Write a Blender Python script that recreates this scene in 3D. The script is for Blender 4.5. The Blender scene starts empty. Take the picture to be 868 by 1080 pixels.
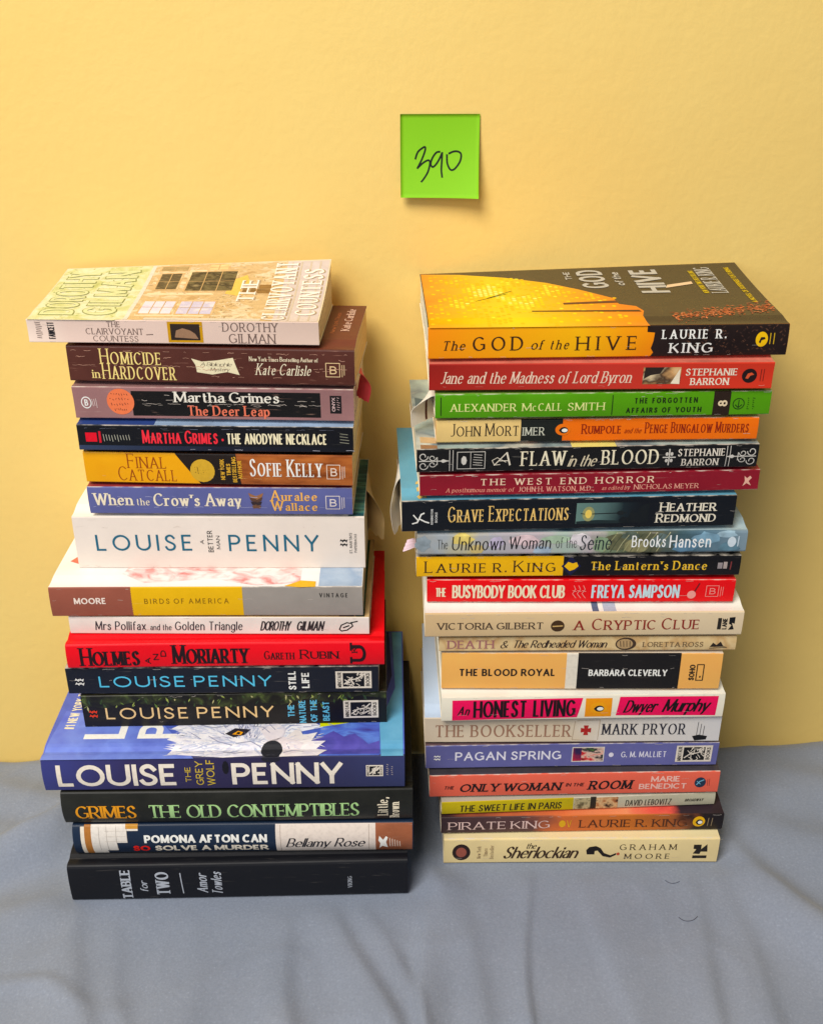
import bpy, bmesh, math, random
from mathutils import Vector
PI = math.pi
scene = bpy.context.scene
C = scene.collection

# ------------------------------------------------------------------ camera
H = 0.600                                   # lens height above the cloth
cam_d = bpy.data.cameras.new('camera'); cam = bpy.data.objects.new('camera', cam_d); C.objects.link(cam)
cam.location = (0, 0, H)
cam.rotation_euler = (math.radians(90 - 27.3), 0, 0)
cam_d.sensor_fit = 'HORIZONTAL'; cam_d.sensor_width = 36.0; cam_d.lens = 36.0 * 1150 / 868
cam_d.clip_start = 0.01; cam_d.clip_end = 50
scene.camera = cam

# ------------------------------------------------------------------ light
world = bpy.data.worlds.new('World'); scene.world = world; world.use_nodes = True
bg = world.node_tree.nodes['Background']
bg.inputs[0].default_value = (0.60, 0.74, 1.0, 1); bg.inputs[1].default_value = 0.17

def area(name, loc, target, size, power, color):
    d = bpy.data.lights.new(name, 'AREA'); d.shape = 'DISK'; d.size = size; d.energy = power; d.color = color
    o = bpy.data.objects.new(name, d); C.objects.link(o); o.location = loc
    o.rotation_euler = (Vector(target) - Vector(loc)).to_track_quat('-Z', 'Y').to_euler()
    return o
area('room_lamp', (-0.70, -0.70, 2.12), (0.0, 0.68, 0.25), 1.2, 68, (1.0, 0.94, 0.85))
area('window_light', (-1.1, -0.7, 0.9), (0.0, 0.65, 0.25), 0.9, 8, (0.86, 0.92, 1.0))

vs = scene.view_settings
scene.display_settings.display_device = 'sRGB'
vs.view_transform = 'Standard'; vs.look = 'None'; vs.exposure = 0.0; vs.gamma = 1.0
scene.cycles.max_bounces = 8

# ------------------------------------------------------------------ materials
def lin(v):
    v /= 255.0
    return v / 12.92 if v <= 0.04045 else ((v + 0.055) / 1.055) ** 2.4
def rgb(c, k=1.0):
    v = [lin(x) for x in c]; g_ = .3 * v[0] + .5 * v[1] + .2 * v[2]; v = [max(0, g_ + (x - g_) * 1.1) for x in v]; m = max(v); d = .45 + .55 * min(1, m / .30)      # dark inks print deeper than they photograph
    return tuple(min(.86, x * k * d) for x in v) + (1,)

_mats = {}
def nt(name):
    m = bpy.data.materials.new(name); m.use_nodes = True
    n = m.node_tree.nodes; l = m.node_tree.links
    return m, n, l, n['Principled BSDF']
def ramp(n, stops):
    r = n.new('ShaderNodeValToRGB'); e = r.color_ramp.elements
    while len(e) < len(stops): e.new(0.5)
    for el, (p, c) in zip(e, stops): el.position = p; el.color = c
    return r

def ink(c, rough=0.5):
    """printed letters or a flat printed patch"""
    key = ('ink', c, rough)
    if key in _mats: return _mats[key]
    m, n, l, b = nt('ink')
    tc = n.new('ShaderNodeTexCoord'); no = n.new('ShaderNodeTexNoise'); no.inputs['Scale'].default_value = 420; no.inputs['Detail'].default_value = 4
    l.new(tc.outputs['Object'], no.inputs['Vector'])
    r = ramp(n, [(0.30, rgb(c, .90)), (0.5, rgb(c)), (0.7, rgb(c, 1.03))]); l.new(no.outputs['Fac'], r.inputs[0]); l.new(r.outputs[0], b.inputs['Base Color'])
    b.inputs['Roughness'].default_value = rough; b.inputs['Specular IOR Level'].default_value = 0.3
    _mats[key] = m
    return m

def card(c, rough=0.42, var=0.10, wear=0.0, seed=0.0, wearcol=(215, 205, 190), th=0):
    """printed cover card: mottled colour, fine scuffs, a faint buckled sheen"""
    key = ('card', c, rough, var, wear, seed, th)
    if key in _mats: return _mats[key]
    m, n, l, b = nt('cover_card')
    tc = n.new('ShaderNodeTexCoord')
    mp = n.new('ShaderNodeMapping'); mp.inputs['Location'].default_value = (seed * 3.1, seed * 1.7, seed)
    l.new(tc.outputs['Object'], mp.inputs['Vector'])
    no = n.new('ShaderNodeTexNoise'); no.inputs['Scale'].default_value = 28; no.inputs['Detail'].default_value = 6
    no.inputs['Roughness'].default_value = 0.65
    l.new(mp.outputs[0], no.inputs['Vector'])
    lo = rgb(c, 1 - var); hi = rgb(c, 1 + var)
    r = ramp(n, [(0.3, lo), (0.7, hi)]); l.new(no.outputs['Fac'], r.inputs[0])
    out = r.outputs[0]
    if wear > 0:
        ms = n.new('ShaderNodeMapping'); ms.inputs['Scale'].default_value = (60, 900, 900)
        l.new(tc.outputs['Object'], ms.inputs['Vector'])
        sc = n.new('ShaderNodeTexNoise'); sc.inputs['Scale'].default_value = 1.0; sc.inputs['Detail'].default_value = 4
        l.new(ms.outputs[0], sc.inputs['Vector'])
        rr = ramp(n, [(0.66, (0, 0, 0, 1)), (0.74, (wear, wear, wear, 1))]); l.new(sc.outputs['Fac'], rr.inputs[0])
        mx = n.new('ShaderNodeMix'); mx.data_type = 'RGBA'
        l.new(rr.outputs[0], mx.inputs['Factor']); l.new(out, mx.inputs['A']); mx.inputs['B'].default_value = rgb(wearcol)
        out = mx.outputs['Result']
    if th:                                   # rubbed corners: the card's pale core shows along the spine's two long edges
        sp = n.new('ShaderNodeSeparateXYZ'); l.new(tc.outputs['Object'], sp.inputs[0])
        ed = n.new('ShaderNodeMath'); ed.operation = 'SUBTRACT'; l.new(sp.outputs[2], ed.inputs[0]); ed.inputs[1].default_value = th / 2000
        ab = n.new('ShaderNodeMath'); ab.operation = 'ABSOLUTE'; l.new(ed.outputs[0], ab.inputs[0])
        mr = n.new('ShaderNodeMapRange'); mr.inputs['From Min'].default_value = th / 2000 - .0013; mr.inputs['From Max'].default_value = th / 2000; l.new(ab.outputs[0], mr.inputs['Value'])
        en = n.new('ShaderNodeTexNoise'); en.inputs['Scale'].default_value = 130; en.inputs['Detail'].default_value = 5; l.new(mp.outputs[0], en.inputs['Vector'])
        em = n.new('ShaderNodeMath'); em.operation = 'MULTIPLY'; l.new(mr.outputs[0], em.inputs[0]); l.new(en.outputs['Fac'], em.inputs[1])
        er = ramp(n, [(0.36, (0, 0, 0, 1)), (0.56, (.75, .75, .75, 1))]); l.new(em.outputs[0], er.inputs[0])
        m2 = n.new('ShaderNodeMix'); m2.data_type = 'RGBA'; l.new(er.outputs[0], m2.inputs['Factor']); l.new(out, m2.inputs['A']); m2.inputs['B'].default_value = rgb(wearcol)
        out = m2.outputs['Result']
    l.new(out, b.inputs['Base Color'])
    rn = n.new('ShaderNodeMapRange'); rn.inputs['To Min'].default_value = rough - 0.1; rn.inputs['To Max'].default_value = rough + 0.14
    l.new(no.outputs['Fac'], rn.inputs['Value']); l.new(rn.outputs[0], b.inputs['Roughness'])
    b.inputs['Specular IOR Level'].default_value = 0.3 if rough > .35 else 0.55
    n2 = n.new('ShaderNodeTexNoise'); n2.inputs['Scale'].default_value = 160; n2.inputs['Detail'].default_value = 3
    l.new(mp.outputs[0], n2.inputs['Vector'])
    bu = n.new('ShaderNodeBump'); bu.inputs['Strength'].default_value = 0.12; bu.inputs['Distance'].default_value = 0.0006
    l.new(n2.outputs['Fac'], bu.inputs['Height']); l.new(bu.outputs[0], b.inputs['Normal'])
    _mats[key] = m
    return m

def art(cols, scale=60, stretch=(1, 1, 1), seed=0.0, rough=0.4, detail=4, sharp=True, dist=0.0):
    """a printed picture: several inks in irregular patches"""
    key = ('art', tuple(cols), scale, stretch, seed, detail, dist)
    if key in _mats: return _mats[key]
    m, n, l, b = nt('printed_picture')
    tc = n.new('ShaderNodeTexCoord'); mp = n.new('ShaderNodeMapping')
    mp.inputs['Location'].default_value = (seed, seed * 2.3, seed * .7); mp.inputs['Scale'].default_value = stretch
    l.new(tc.outputs['Object'], mp.inputs['Vector'])
    no = n.new('ShaderNodeTexNoise'); no.inputs['Scale'].default_value = scale; no.inputs['Detail'].default_value = detail
    no.inputs['Distortion'].default_value = dist
    l.new(mp.outputs[0], no.inputs['Vector'])
    k = len(cols); st = []
    for i, c in enumerate(cols):
        st.append((0.30 + 0.40 * i / max(1, k - 1), rgb(c)))
    r = ramp(n, st); l.new(no.outputs['Fac'], r.inputs[0])
    l.new(r.outputs[0], b.inputs['Base Color']); b.inputs['Roughness'].default_value = rough
    b.inputs['Specular IOR Level'].default_value = 0.3
    _mats[key] = m
    return m

def grad(stops, axis=0, rough=0.42, mott=0.14, scale=45, length=1.0):
    """inks that run into each other along the spine; stops are (mm from the book's middle, colour)"""
    m, n, l, b = nt('cover_card')
    tc = n.new('ShaderNodeTexCoord'); sp = n.new('ShaderNodeSeparateXYZ'); l.new(tc.outputs['Object'], sp.inputs[0])
    no = n.new('ShaderNodeTexNoise'); no.inputs['Scale'].default_value = scale; no.inputs['Detail'].default_value = 5
    l.new(tc.outputs['Object'], no.inputs['Vector'])
    a0, a1 = stops[0][0], stops[-1][0]
    mr = n.new('ShaderNodeMapRange'); mr.inputs['From Min'].default_value = a0 / 1000; mr.inputs['From Max'].default_value = a1 / 1000
    l.new(sp.outputs[axis], mr.inputs['Value'])
    ad = n.new('ShaderNodeMath'); ad.operation = 'MULTIPLY_ADD'; ad.inputs[1].default_value = mott
    l.new(no.outputs['Fac'], ad.inputs[0]); 
    su = n.new('ShaderNodeMath'); su.operation = 'SUBTRACT'; su.inputs[1].default_value = mott * 0.5
    l.new(mr.outputs[0], su.inputs[0]); l.new(su.outputs[0], ad.inputs[2])
    r = ramp(n, [((s - a0) / (a1 - a0), rgb(c)) for s, c in stops]); l.new(ad.outputs[0], r.inputs[0])
    l.new(r.outputs[0], b.inputs['Base Color']); b.inputs['Roughness'].default_value = rough
    b.inputs['Specular IOR Level'].default_value = 0.3
    return m

def pages(c, fine=1400):
    key = ('pages', c)
    if key in _mats: return _mats[key]
    m, n, l, b = nt('page_edges')
    tc = n.new('ShaderNodeTexCoord'); mp = n.new('ShaderNodeMapping'); mp.inputs['Scale'].default_value = (12, 12, fine)
    l.new(tc.outputs['Object'], mp.inputs['Vector'])
    no = n.new('ShaderNodeTexNoise'); no.inputs['Scale'].default_value = 1; no.inputs['Detail'].default_value = 3
    l.new(mp.outputs[0], no.inputs['Vector'])
    r = ramp(n, [(0.3, rgb(c, 0.72)), (0.6, rgb(c, 1.05))]); l.new(no.outputs['Fac'], r.inputs[0])
    l.new(r.outputs[0], b.inputs['Base Color']); b.inputs['Roughness'].default_value = 0.85
    bu = n.new('ShaderNodeBump'); bu.inputs['Strength'].default_value = 0.5; bu.inputs['Distance'].default_value = 0.0005
    l.new(no.outputs['Fac'], bu.inputs['Height']); l.new(bu.outputs[0], b.inputs['Normal'])
    _mats[key] = m
    return m

# ------------------------------------------------------------------ mesh collector
class MB:
    def __init__(s): s.v = []; s.f = []; s.m = []; s.mats = []
    def mi(s, mat):
        if mat not in s.mats: s.mats.append(mat)
        return s.mats.index(mat)
    def add(s, verts, faces, mat):
        b = len(s.v); s.v += [tuple(p) for p in verts]; k = s.mi(mat)
        for f in faces: s.f.append(tuple(b + i for i in f)); s.m.append(k)
    def build(s, name, parent=None, smooth=False):
        me = bpy.data.meshes.new(name); me.from_pydata([(x / 1000, y / 1000, z / 1000) for x, y, z in s.v], [], s.f)
        for mat in s.mats: me.materials.append(mat)
        me.polygons.foreach_set('material_index', s.m)
        if smooth: me.polygons.foreach_set('use_smooth', [True] * len(me.polygons))
        me.update()
        o = bpy.data.objects.new(name, me); C.objects.link(o)
        if parent: o.parent = parent
        return o

def tag(o, label, cat, group=None):
    o['label'] = label; o['category'] = cat
    if group: o['group'] = group
    return o

# ------------------------------------------------------------------ lettering: pen strokes, cap height 100
G = {}
def g(ch, w, path): G[ch] = (w, path)
g('A', 78, 'M0 0L39 100 M39 100L78 0 M14 35L64 35'); g('B', 60, 'M0 0L0 100 M0 100L30 100A30 76 24 24 90 -90L0 52 M0 52L33 52A33 26 27 26 90 -90L0 0')
g('C', 76, 'A43 50 43 50 46 314'); g('D', 76, 'M0 0L0 100 M0 100L28 100A28 50 48 50 90 -90L0 0')
g('E', 52, 'M0 0L0 100 M0 100L50 100 M0 52L44 52 M0 0L52 0'); g('F', 50, 'M0 0L0 100 M0 100L50 100 M0 52L42 52')
g('G', 82, 'A43 50 43 50 46 325 M80 46L80 12 M52 46L80 46'); g('H', 74, 'M0 0L0 100 M74 0L74 100 M0 52L74 52')
g('I', 0, 'M0 0L0 100'); g('J', 36, 'M36 100L36 28A12 28 24 28 0 -120'); g('K', 68, 'M0 0L0 100 M64 100L2 42 M22 60L68 0')
g('L', 50, 'M0 0L0 100 M0 0L50 0'); g('M', 88, 'M0 0L3 100 M3 100L44 10 M44 10L85 100 M85 100L88 0')
g('N', 76, 'M0 0L0 100 M0 100L76 0 M76 0L76 100'); g('O', 92, 'A46 50 46 50 90 450')
g('P', 58, 'M0 0L0 100 M0 100L32 100A32 73 26 27 90 -90L0 46'); g('Q', 92, 'A46 50 46 50 90 450 M52 24L88 -14')
g('R', 66, 'M0 0L0 100 M0 100L32 100A32 74 26 26 90 -90L0 48 M30 48L66 0')
g('S', 54, 'S50 84 40 97 26 101 9 92 5 75 14 60 30 51 46 40 52 24 44 7 26 -1 10 3 1 18')
g('T', 70, 'M35 0L35 100 M0 100L70 100'); g('U', 74, 'M0 100L0 37A37 37 37 37 180 360L74 100')
g('V', 76, 'M0 100L38 0 M38 0L76 100'); g('W', 112, 'M0 100L29 0 M29 0L56 96 M56 96L83 0 M83 0L112 100')
g('X', 70, 'M2 100L70 0 M68 100L0 0'); g('Y', 70, 'M0 100L35 46 M70 100L35 46 M35 46L35 0')
g('Z', 66, 'M2 100L64 100 M64 100L0 0 M0 0L66 0')
g('a', 44, 'S5 54 12 63 26 67 39 60 42 48 42 0 M42 0 S42 40 22 38 6 31 2 18 8 4 20 0 33 5 42 16')
g('b', 54, 'M0 0L0 100 A27 33 27 34 180 540'); g('c', 50, 'A30 33 30 34 48 312'); g('d', 54, 'A27 33 27 34 0 360 M54 0L54 100')
g('e', 54, 'M1 37L55 37A28 33 27 34 6 318'); g('f', 34, 'M12 0L12 80A28 80 16 20 180 50 M0 64L30 64')
g('g', 54, 'A27 33 27 34 0 360 M54 66L54 -4A27 -4 27 26 0 -150'); g('h', 50, 'M0 0L0 100 M0 40A25 40 25 26 180 0L50 0')
g('i', 0, 'M0 0L0 66 M0 84L0 95'); g('j', 10, 'M10 66L10 -8A-4 -8 14 20 0 -100 M10 84L10 95'); g('k', 46, 'M0 0L0 100 M42 66L2 26 M16 38L46 0')
g('l', 0, 'M0 0L0 100'); g('m', 80, 'M0 0L0 66 M0 42A20 42 20 24 180 0L40 0 M40 42A60 42 20 24 180 0L80 0')
g('n', 50, 'M0 0L0 66 M0 40A25 40 25 26 180 0L50 0'); g('o', 58, 'A29 33 29 34 90 450'); g('p', 54, 'M0 66L0 -30 M54 33A27 33 27 34 0 360')
g('q', 54, 'A27 33 27 34 0 360 M54 66L54 -30'); g('r', 33, 'M0 0L0 66 M0 36A24 36 24 31 180 50')
g('s', 40, 'S37 54 29 64 18 67 6 60 5 48 20 36 36 28 37 13 28 1 18 -1 7 2 1 12'); g('t', 32, 'M11 90L11 16A26 16 15 16 180 285 M0 64L31 64')
g('u', 50, 'M0 66L0 26A25 26 25 26 180 360 M50 66L50 0'); g('v', 52, 'M0 66L26 0 M26 0L52 66'); g('w', 80, 'M0 66L20 0 M20 0L40 64 M40 64L60 0 M60 0L80 66')
g('x', 48, 'M0 66L48 0 M46 66L0 0'); g('y', 52, 'M0 66L27 0 M52 66L22 -12A8 -12 14 16 0 -90'); g('z', 46, 'M0 66L46 66 M46 66L0 0 M0 0L46 0')
g('.', 0, 'M0 0L0 12'); g(',', 6, 'M6 10L0 -16'); g("'", 4, 'M4 100L0 76'); g('-', 30, 'M0 40L30 40'); g('&', 70, 'S70 2 40 32 20 64 16 82 28 99 44 90 40 72 22 56 5 38 3 18 16 1 34 1 54 16 66 44')
g('?', 48, 'S4 78 12 96 28 101 44 92 46 74 34 58 24 44 24 30 M24 0L24 12'); g('#', 60, 'M14 0L24 100 M38 0L48 100 M2 66L60 66 M0 34L58 34')
g('1', 24, 'M22 0L22 100 M22 100L0 80'); g('8', 52, 'A26 75 22 25 90 450 A26 26 26 26 90 450'); g('2', 54, 'S3 76 10 96 27 101 46 92 48 72 32 44 0 0 M0 0L54 0')
g('3', 44, 'S2 86 22 100 40 82 20 56 44 32 24 0 0 10'); g('/', 40, 'M0 0L40 100'); g(':', 0, 'M0 0L0 12 M0 54L0 66')

_tok = {}
def strokes(ch):
    if ch in _tok: return _tok[ch]
    w, path = G[ch]; import re
    out = []; cur = None
    for cmd, args in re.findall(r'([MLAS])([-\d. ]*)', path):
        a = [float(x) for x in args.split()]
        if cmd == 'M':
            cur = [(a[0], a[1])]; out.append(cur)
        elif cmd == 'L': cur.append((a[0], a[1]))
        elif cmd == 'A':
            cx, cy, rx, ry, a0, a1 = a; n = max(3, int(abs(a1 - a0) / 20))
            pts = [(cx + rx * math.cos(math.radians(a0 + (a1 - a0) * i / n)), cy + ry * math.sin(math.radians(a0 + (a1 - a0) * i / n))) for i in range(n + 1)]
            if cur is None or abs(a1 - a0) >= 360 or (cur and math.dist(cur[-1], pts[0]) > 12 and ch not in 'JBDPRUfhmnrtgjye'):
                cur = pts; out.append(cur)
            else:
                cur += pts if math.dist(cur[-1], pts[0]) > .5 else pts[1:]
            if abs(a1 - a0) >= 360: cur = None
        elif cmd == 'S':
            P = list(zip(a[0::2], a[1::2])); pts = []
            for i in range(len(P) - 1):
                p0 = P[max(0, i - 1)]; p1 = P[i]; p2 = P[i + 1]; p3 = P[min(len(P) - 1, i + 2)]
                for k in range(3):
                    t = k / 3
                    pts.append(tuple(.5 * (2 * p1[d] + (p2[d] - p0[d]) * t + (2 * p0[d] - 5 * p1[d] + 4 * p2[d] - p3[d]) * t * t + (3 * p1[d] - p0[d] - 3 * p2[d] + p3[d]) * t ** 3) for d in (0, 1)))
            pts.append(P[-1])
            if cur is not None and len(cur) == 1 and math.dist(cur[0], pts[0]) > 1 and ch == 'a':
                out.pop()
            cur = pts; out.append(cur)
    out = [[p for i, p in enumerate(s) if i == 0 or math.dist(p, s[i - 1]) > .01] for s in out]
    out = [s for s in out if len(s) > 1]
    _tok[ch] = (w, out)
    return _tok[ch]

STY = {  # w stem, c thin/thick, s serif, sl slant, tr tracking, nib angle
    'sans': dict(w=13, c=1.0, s=0, sl=0, tr=26), 'wide': dict(w=13, c=1.0, s=0, sl=0, tr=42), 'bold': dict(w=21, c=.85, s=0, sl=0, tr=26),
    'heavy': dict(w=27, c=.75, s=0, sl=0, tr=30), 'thin': dict(w=9, c=1.0, s=0, sl=0, tr=26), 'serif': dict(w=15, c=.42, s=1, sl=0, tr=30),
    'serifb': dict(w=19, c=.45, s=1, sl=0, tr=29), 'serift': dict(w=11, c=.5, s=1, sl=0, tr=28), 'serifw': dict(w=14, c=.42, s=1, sl=0, tr=62),
    'ital': dict(w=14, c=.5, s=0, sl=.26, tr=24), 'italb': dict(w=20, c=.6, s=0, sl=.26, tr=28), 'script': dict(w=13, c=.45, s=0, sl=.32, tr=15),
    'boldital': dict(w=22, c=.85, s=0, sl=.22, tr=30), 'slab': dict(w=19, c=.8, s=1, sl=0, tr=34), 'hand': dict(w=13, c=.8, s=0, sl=.08, tr=22),
    'serifital': dict(w=14, c=.45, s=1, sl=.22, tr=28), 'pen': dict(w=13, c=.9, s=0, sl=.2, tr=24)}

def ribbon(pts, wfun, ext0, ext1, step=1e9):
    n = len(pts); closed = math.dist(pts[0], pts[-1]) < .5 and n > 4
    P = [list(p) for p in pts]
    if step < 1e8:
        Q = [P[0]]
        for a, b in zip(P, P[1:]):
            m = max(1, math.ceil(math.dist(a, b) / step))
            Q += [[a[0] + (b[0] - a[0]) * i / m, a[1] + (b[1] - a[1]) * i / m] for i in range(1, m + 1)]
        P = Q; n = len(P)
    def unit(a, b):
        d = math.dist(a, b) or 1; return ((b[0] - a[0]) / d, (b[1] - a[1]) / d)
    if not closed:
        t = unit(P[0], P[1]); P[0] = [P[0][0] - t[0] * ext0, P[0][1] - t[1] * ext0]
        t = unit(P[-2], P[-1]); P[-1] = [P[-1][0] + t[0] * ext1, P[-1][1] + t[1] * ext1]
    L = []; R = []
    for i in range(n):
        a = P[i - 1] if i > 0 else (P[-2] if closed else P[0]); b = P[i + 1] if i < n - 1 else (P[1] if closed else P[-1])
        t = unit(a, b); w = wfun(t) / 2
        L.append((P[i][0] - t[1] * w, P[i][1] + t[0] * w)); R.append((P[i][0] + t[1] * w, P[i][1] - t[0] * w))
    return L + R, [(i, i + 1, n + i + 1, n + i) for i in range(n - 1)]

def text_polys(txt, width, h, sty, step=2.5, **kw):
    """strokes of one line fitted to width x cap height h (mm); returns [(points, faces)] from the baseline's left end"""
    S = dict(STY[sty]); S.update(kw)
    k = h / 100.0; W = S['w']; thin = W * S['c']
    items = []; big = 1.0; total = 0.0; gaps = 0.0
    for ch in txt:
        if ch == '^': big = S.get('big', 1.28); continue
        if ch == ' ': gaps += S.get('sp', 34); continue
        if ch not in G: continue
        items.append((ch, big, gaps)); gaps = S['tr']; total += 0; big = 1.0
    wsum = sum(strokes(c)[0] * b for c, b, _ in items); gsum = sum(gp for _, _, gp in items[1:])
    avail = width / k - W - S['sl'] * 60
    xs = (avail - gsum) / max(1, wsum)
    gs = 1.0
    if xs < .8 and S.get('fit', 1):
        f_ = max(.55, .42 + .72 * max(xs, 0)); W *= f_; thin = max(thin * f_, min(thin, 5)); gsum *= (.6 + .5 * max(xs, 0))
        gs = (.6 + .5 * max(xs, 0)); avail = width / k - W - S['sl'] * 60; xs = (avail - gsum) / max(1, wsum); gsum /= gs
    if xs < .42: gs = max(.35, (avail - .42 * wsum) / max(1, gsum)); xs = (avail - gs * gsum) / max(1, wsum)
    nib = math.radians(S.get('nib', 18))
    def wfun(t):
        if S['c'] >= .99: return W
        cr = abs(t[0] * math.sin(nib) - t[1] * math.cos(nib)); dt = abs(t[0] * math.cos(nib) + t[1] * math.sin(nib))
        return math.hypot(W * cr, thin * dt)
    out = []; x = W / 2
    hv = thin / 2
    for j, (ch, b, gp) in enumerate(items):
        if j: x += gp * gs
        w, st = strokes(ch)
        ends = {}
        for s in st:
            for p in (s[0], s[-1]): ends[(round(p[0]), round(p[1]))] = ends.get((round(p[0]), round(p[1])), 0) + 1
        f = lambda p: (x + p[0] * xs * b, hv + p[1] * b * (100 - 2 * hv) / 100)
        for s in st:
            q = [f(p) for p in s]
            dx0, dy0 = q[1][0] - q[0][0], q[1][1] - q[0][1]; dx1, dy1 = q[-1][0] - q[-2][0], q[-1][1] - q[-2][1]
            e0 = hv if abs(dy0) > abs(dx0) else 0; e1 = hv if abs(dy1) > abs(dx1) else 0
            pts, fc = ribbon(q, wfun, e0, e1, step / k); out.append((pts, fc))
            if S['s']:
                for (raw, p, dx, dy, o) in ((s[0], q[0], dx0, dy0, 1), (s[-1], q[-1], dx1, dy1, -1)):
                    y = raw[1]; key = (round(raw[0]), round(raw[1]))
                    straight = abs(dy) > abs(dx) * 1.1 and abs(dy) > 12
                    th = max(thin * .75, 4.5); e = (W * .38 + 5) * min(1, .45 + .55 * xs)
                    if straight and round(y) in (0, 100, 66) and not (ends[key] > 1 and abs(dx) > abs(dy) * .15):
                        l = r = W / 2 + e
                        if ch.islower() and y > 50: r = W / 2
                        yb = p[1] + (hv if y > 50 else -hv); ya = yb - th if y > 50 else yb + th
                        out.append(([(p[0] - l, ya), (p[0] + r, ya), (p[0] + r, yb), (p[0] - l, yb)], [(0, 1, 2, 3)]))
                    elif ch in 'EFLTZ' and abs(dx) > abs(dy) * 3 and ends[key] == 1 and raw[0] != 0 or (ch == 'T' and abs(dx) > abs(dy) * 3):
                        sgn = -1 if y > 60 else (1 if y < 20 else 0); hh = 18
                        y0 = p[1] - (hv if sgn > 0 else (hh * .5 if sgn == 0 else -hv)); y1 = y0 + (hh * sgn if sgn else hh)
                        out.append(([(p[0] - th / 2, min(y0, y1)), (p[0] + th / 2, min(y0, y1)), (p[0] + th / 2, max(y0, y1)), (p[0] - th / 2, max(y0, y1))], [(0, 1, 2, 3)]))
        x += w * xs * b
    res = []
    for pts, fc in out:
        res.append(([((px + S['sl'] * py) * k, py * k) for px, py in pts], fc))
    return res

# ------------------------------------------------------------------ the setting
def wall_y(x): return 729 + 0.0316 * x     # mm

def make_wall():
    m, n, l, b = nt('wall_paint')
    tc = n.new('ShaderNodeTexCoord')
    no = n.new('ShaderNodeTexNoise'); no.inputs['Scale'].default_value = 3; no.inputs['Detail'].default_value = 4
    l.new(tc.outputs['Object'], no.inputs['Vector'])
    r = ramp(n, [(0.3, rgb((236, 199, 122))), (0.7, rgb((242, 207, 134)))]); l.new(no.outputs['Fac'], r.inputs[0])
    l.new(r.outputs[0], b.inputs['Base Color'])
    b.inputs['Roughness'].default_value = 0.62; b.inputs['Specular IOR Level'].default_value = 0.3
    n2 = n.new('ShaderNodeTexNoise'); n2.inputs['Scale'].default_value = 170; n2.inputs['Detail'].default_value = 5; n2.inputs['Roughness'].default_value = .6
    mp = n.new('ShaderNodeMapping'); mp.inputs['Scale'].default_value = (1, 1, 1); l.new(tc.outputs['Object'], mp.inputs['Vector']); l.new(mp.outputs[0], n2.inputs['Vector'])
    n3 = n.new('ShaderNodeTexNoise'); n3.inputs['Scale'].default_value = 34; n3.inputs['Detail'].default_value = 2; l.new(mp.outputs[0], n3.inputs['Vector'])
    ad = n.new('ShaderNodeMath'); ad.operation = 'MULTIPLY_ADD'; ad.inputs[1].default_value = 1.2; l.new(n3.outputs['Fac'], ad.inputs[0]); l.new(n2.outputs['Fac'], ad.inputs[2])
    bu = n.new('ShaderNodeBump'); bu.inputs['Strength'].default_value = 0.24; bu.inputs['Distance'].default_value = 0.0012
    l.new(ad.outputs[0], bu.inputs['Height']); l.new(bu.outputs[0], b.inputs['Normal'])
    w = MB(); X = 1500
    w.add([(-X, wall_y(-X), -700), (X, wall_y(X), -700), (X, wall_y(X), 1800), (-X, wall_y(-X), 1800),
           (-X, wall_y(-X) + 100, -700), (X, wall_y(X) + 100, -700), (X, wall_y(X) + 100, 1800), (-X, wall_y(-X) + 100, 1800)],
          [(0, 1, 2, 3), (5, 4, 7, 6), (3, 2, 6, 7), (4, 5, 1, 0), (1, 5, 6, 2), (4, 0, 3, 7)], m)
    o = w.build('wall'); o['kind'] = 'structure'

RIDGES = [  # x0, y0, x1, y1 (mm on the table), height, width, skew
    (-350, 574, -266, 640, 8.0, 11, .9), (-352, 520, -268, 596, -3.0, 10, .2), (-340, 500, -250, 560, 3.0, 11, .3), (84, 590, 77, 430, 2.0, 3.0, .9), (236, 624, 300, 500, 6.5, 11, .6), (262, 648, 380, 560, 4.0, 16, .4),
    (-52, 552, -6, 430, 4.2, 8, .9), (-32, 556, 14, 430, 2.6, 6, .8), (-92, 530, -66, 430, 3.0, 8, .6), (8, 600, 14, 430, 3.4, 9, -.6), (36, 590, 40, 430, 1.8, 8, .5), (-285, 500, -238, 486, 1.8, 3.5, .8),
    (196, 590, 196, 430, 2.2, 7, .6), (214, 600, 232, 430, 2.0, 8, .6), (-236, 535, -190, 430, 3.0, 9, .7), (-150, 520, -140, 430, 1.8, 12, .5), (130, 570, 140, 430, 1.6, 12, -.5), (-205, 520, -170, 440, 1.6, 7, .5),
    (-5, 700, 12, 600, 4.0, 11, .4), (-420, 690, -256, 655, 4.0, 16, .5), (-420, 640, -300, 625, 3.0, 12, .5), (290, 690, 420, 640, 5.0, 18, .5), (262, 560, 330, 430, 3.0, 12, .6)]
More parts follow.
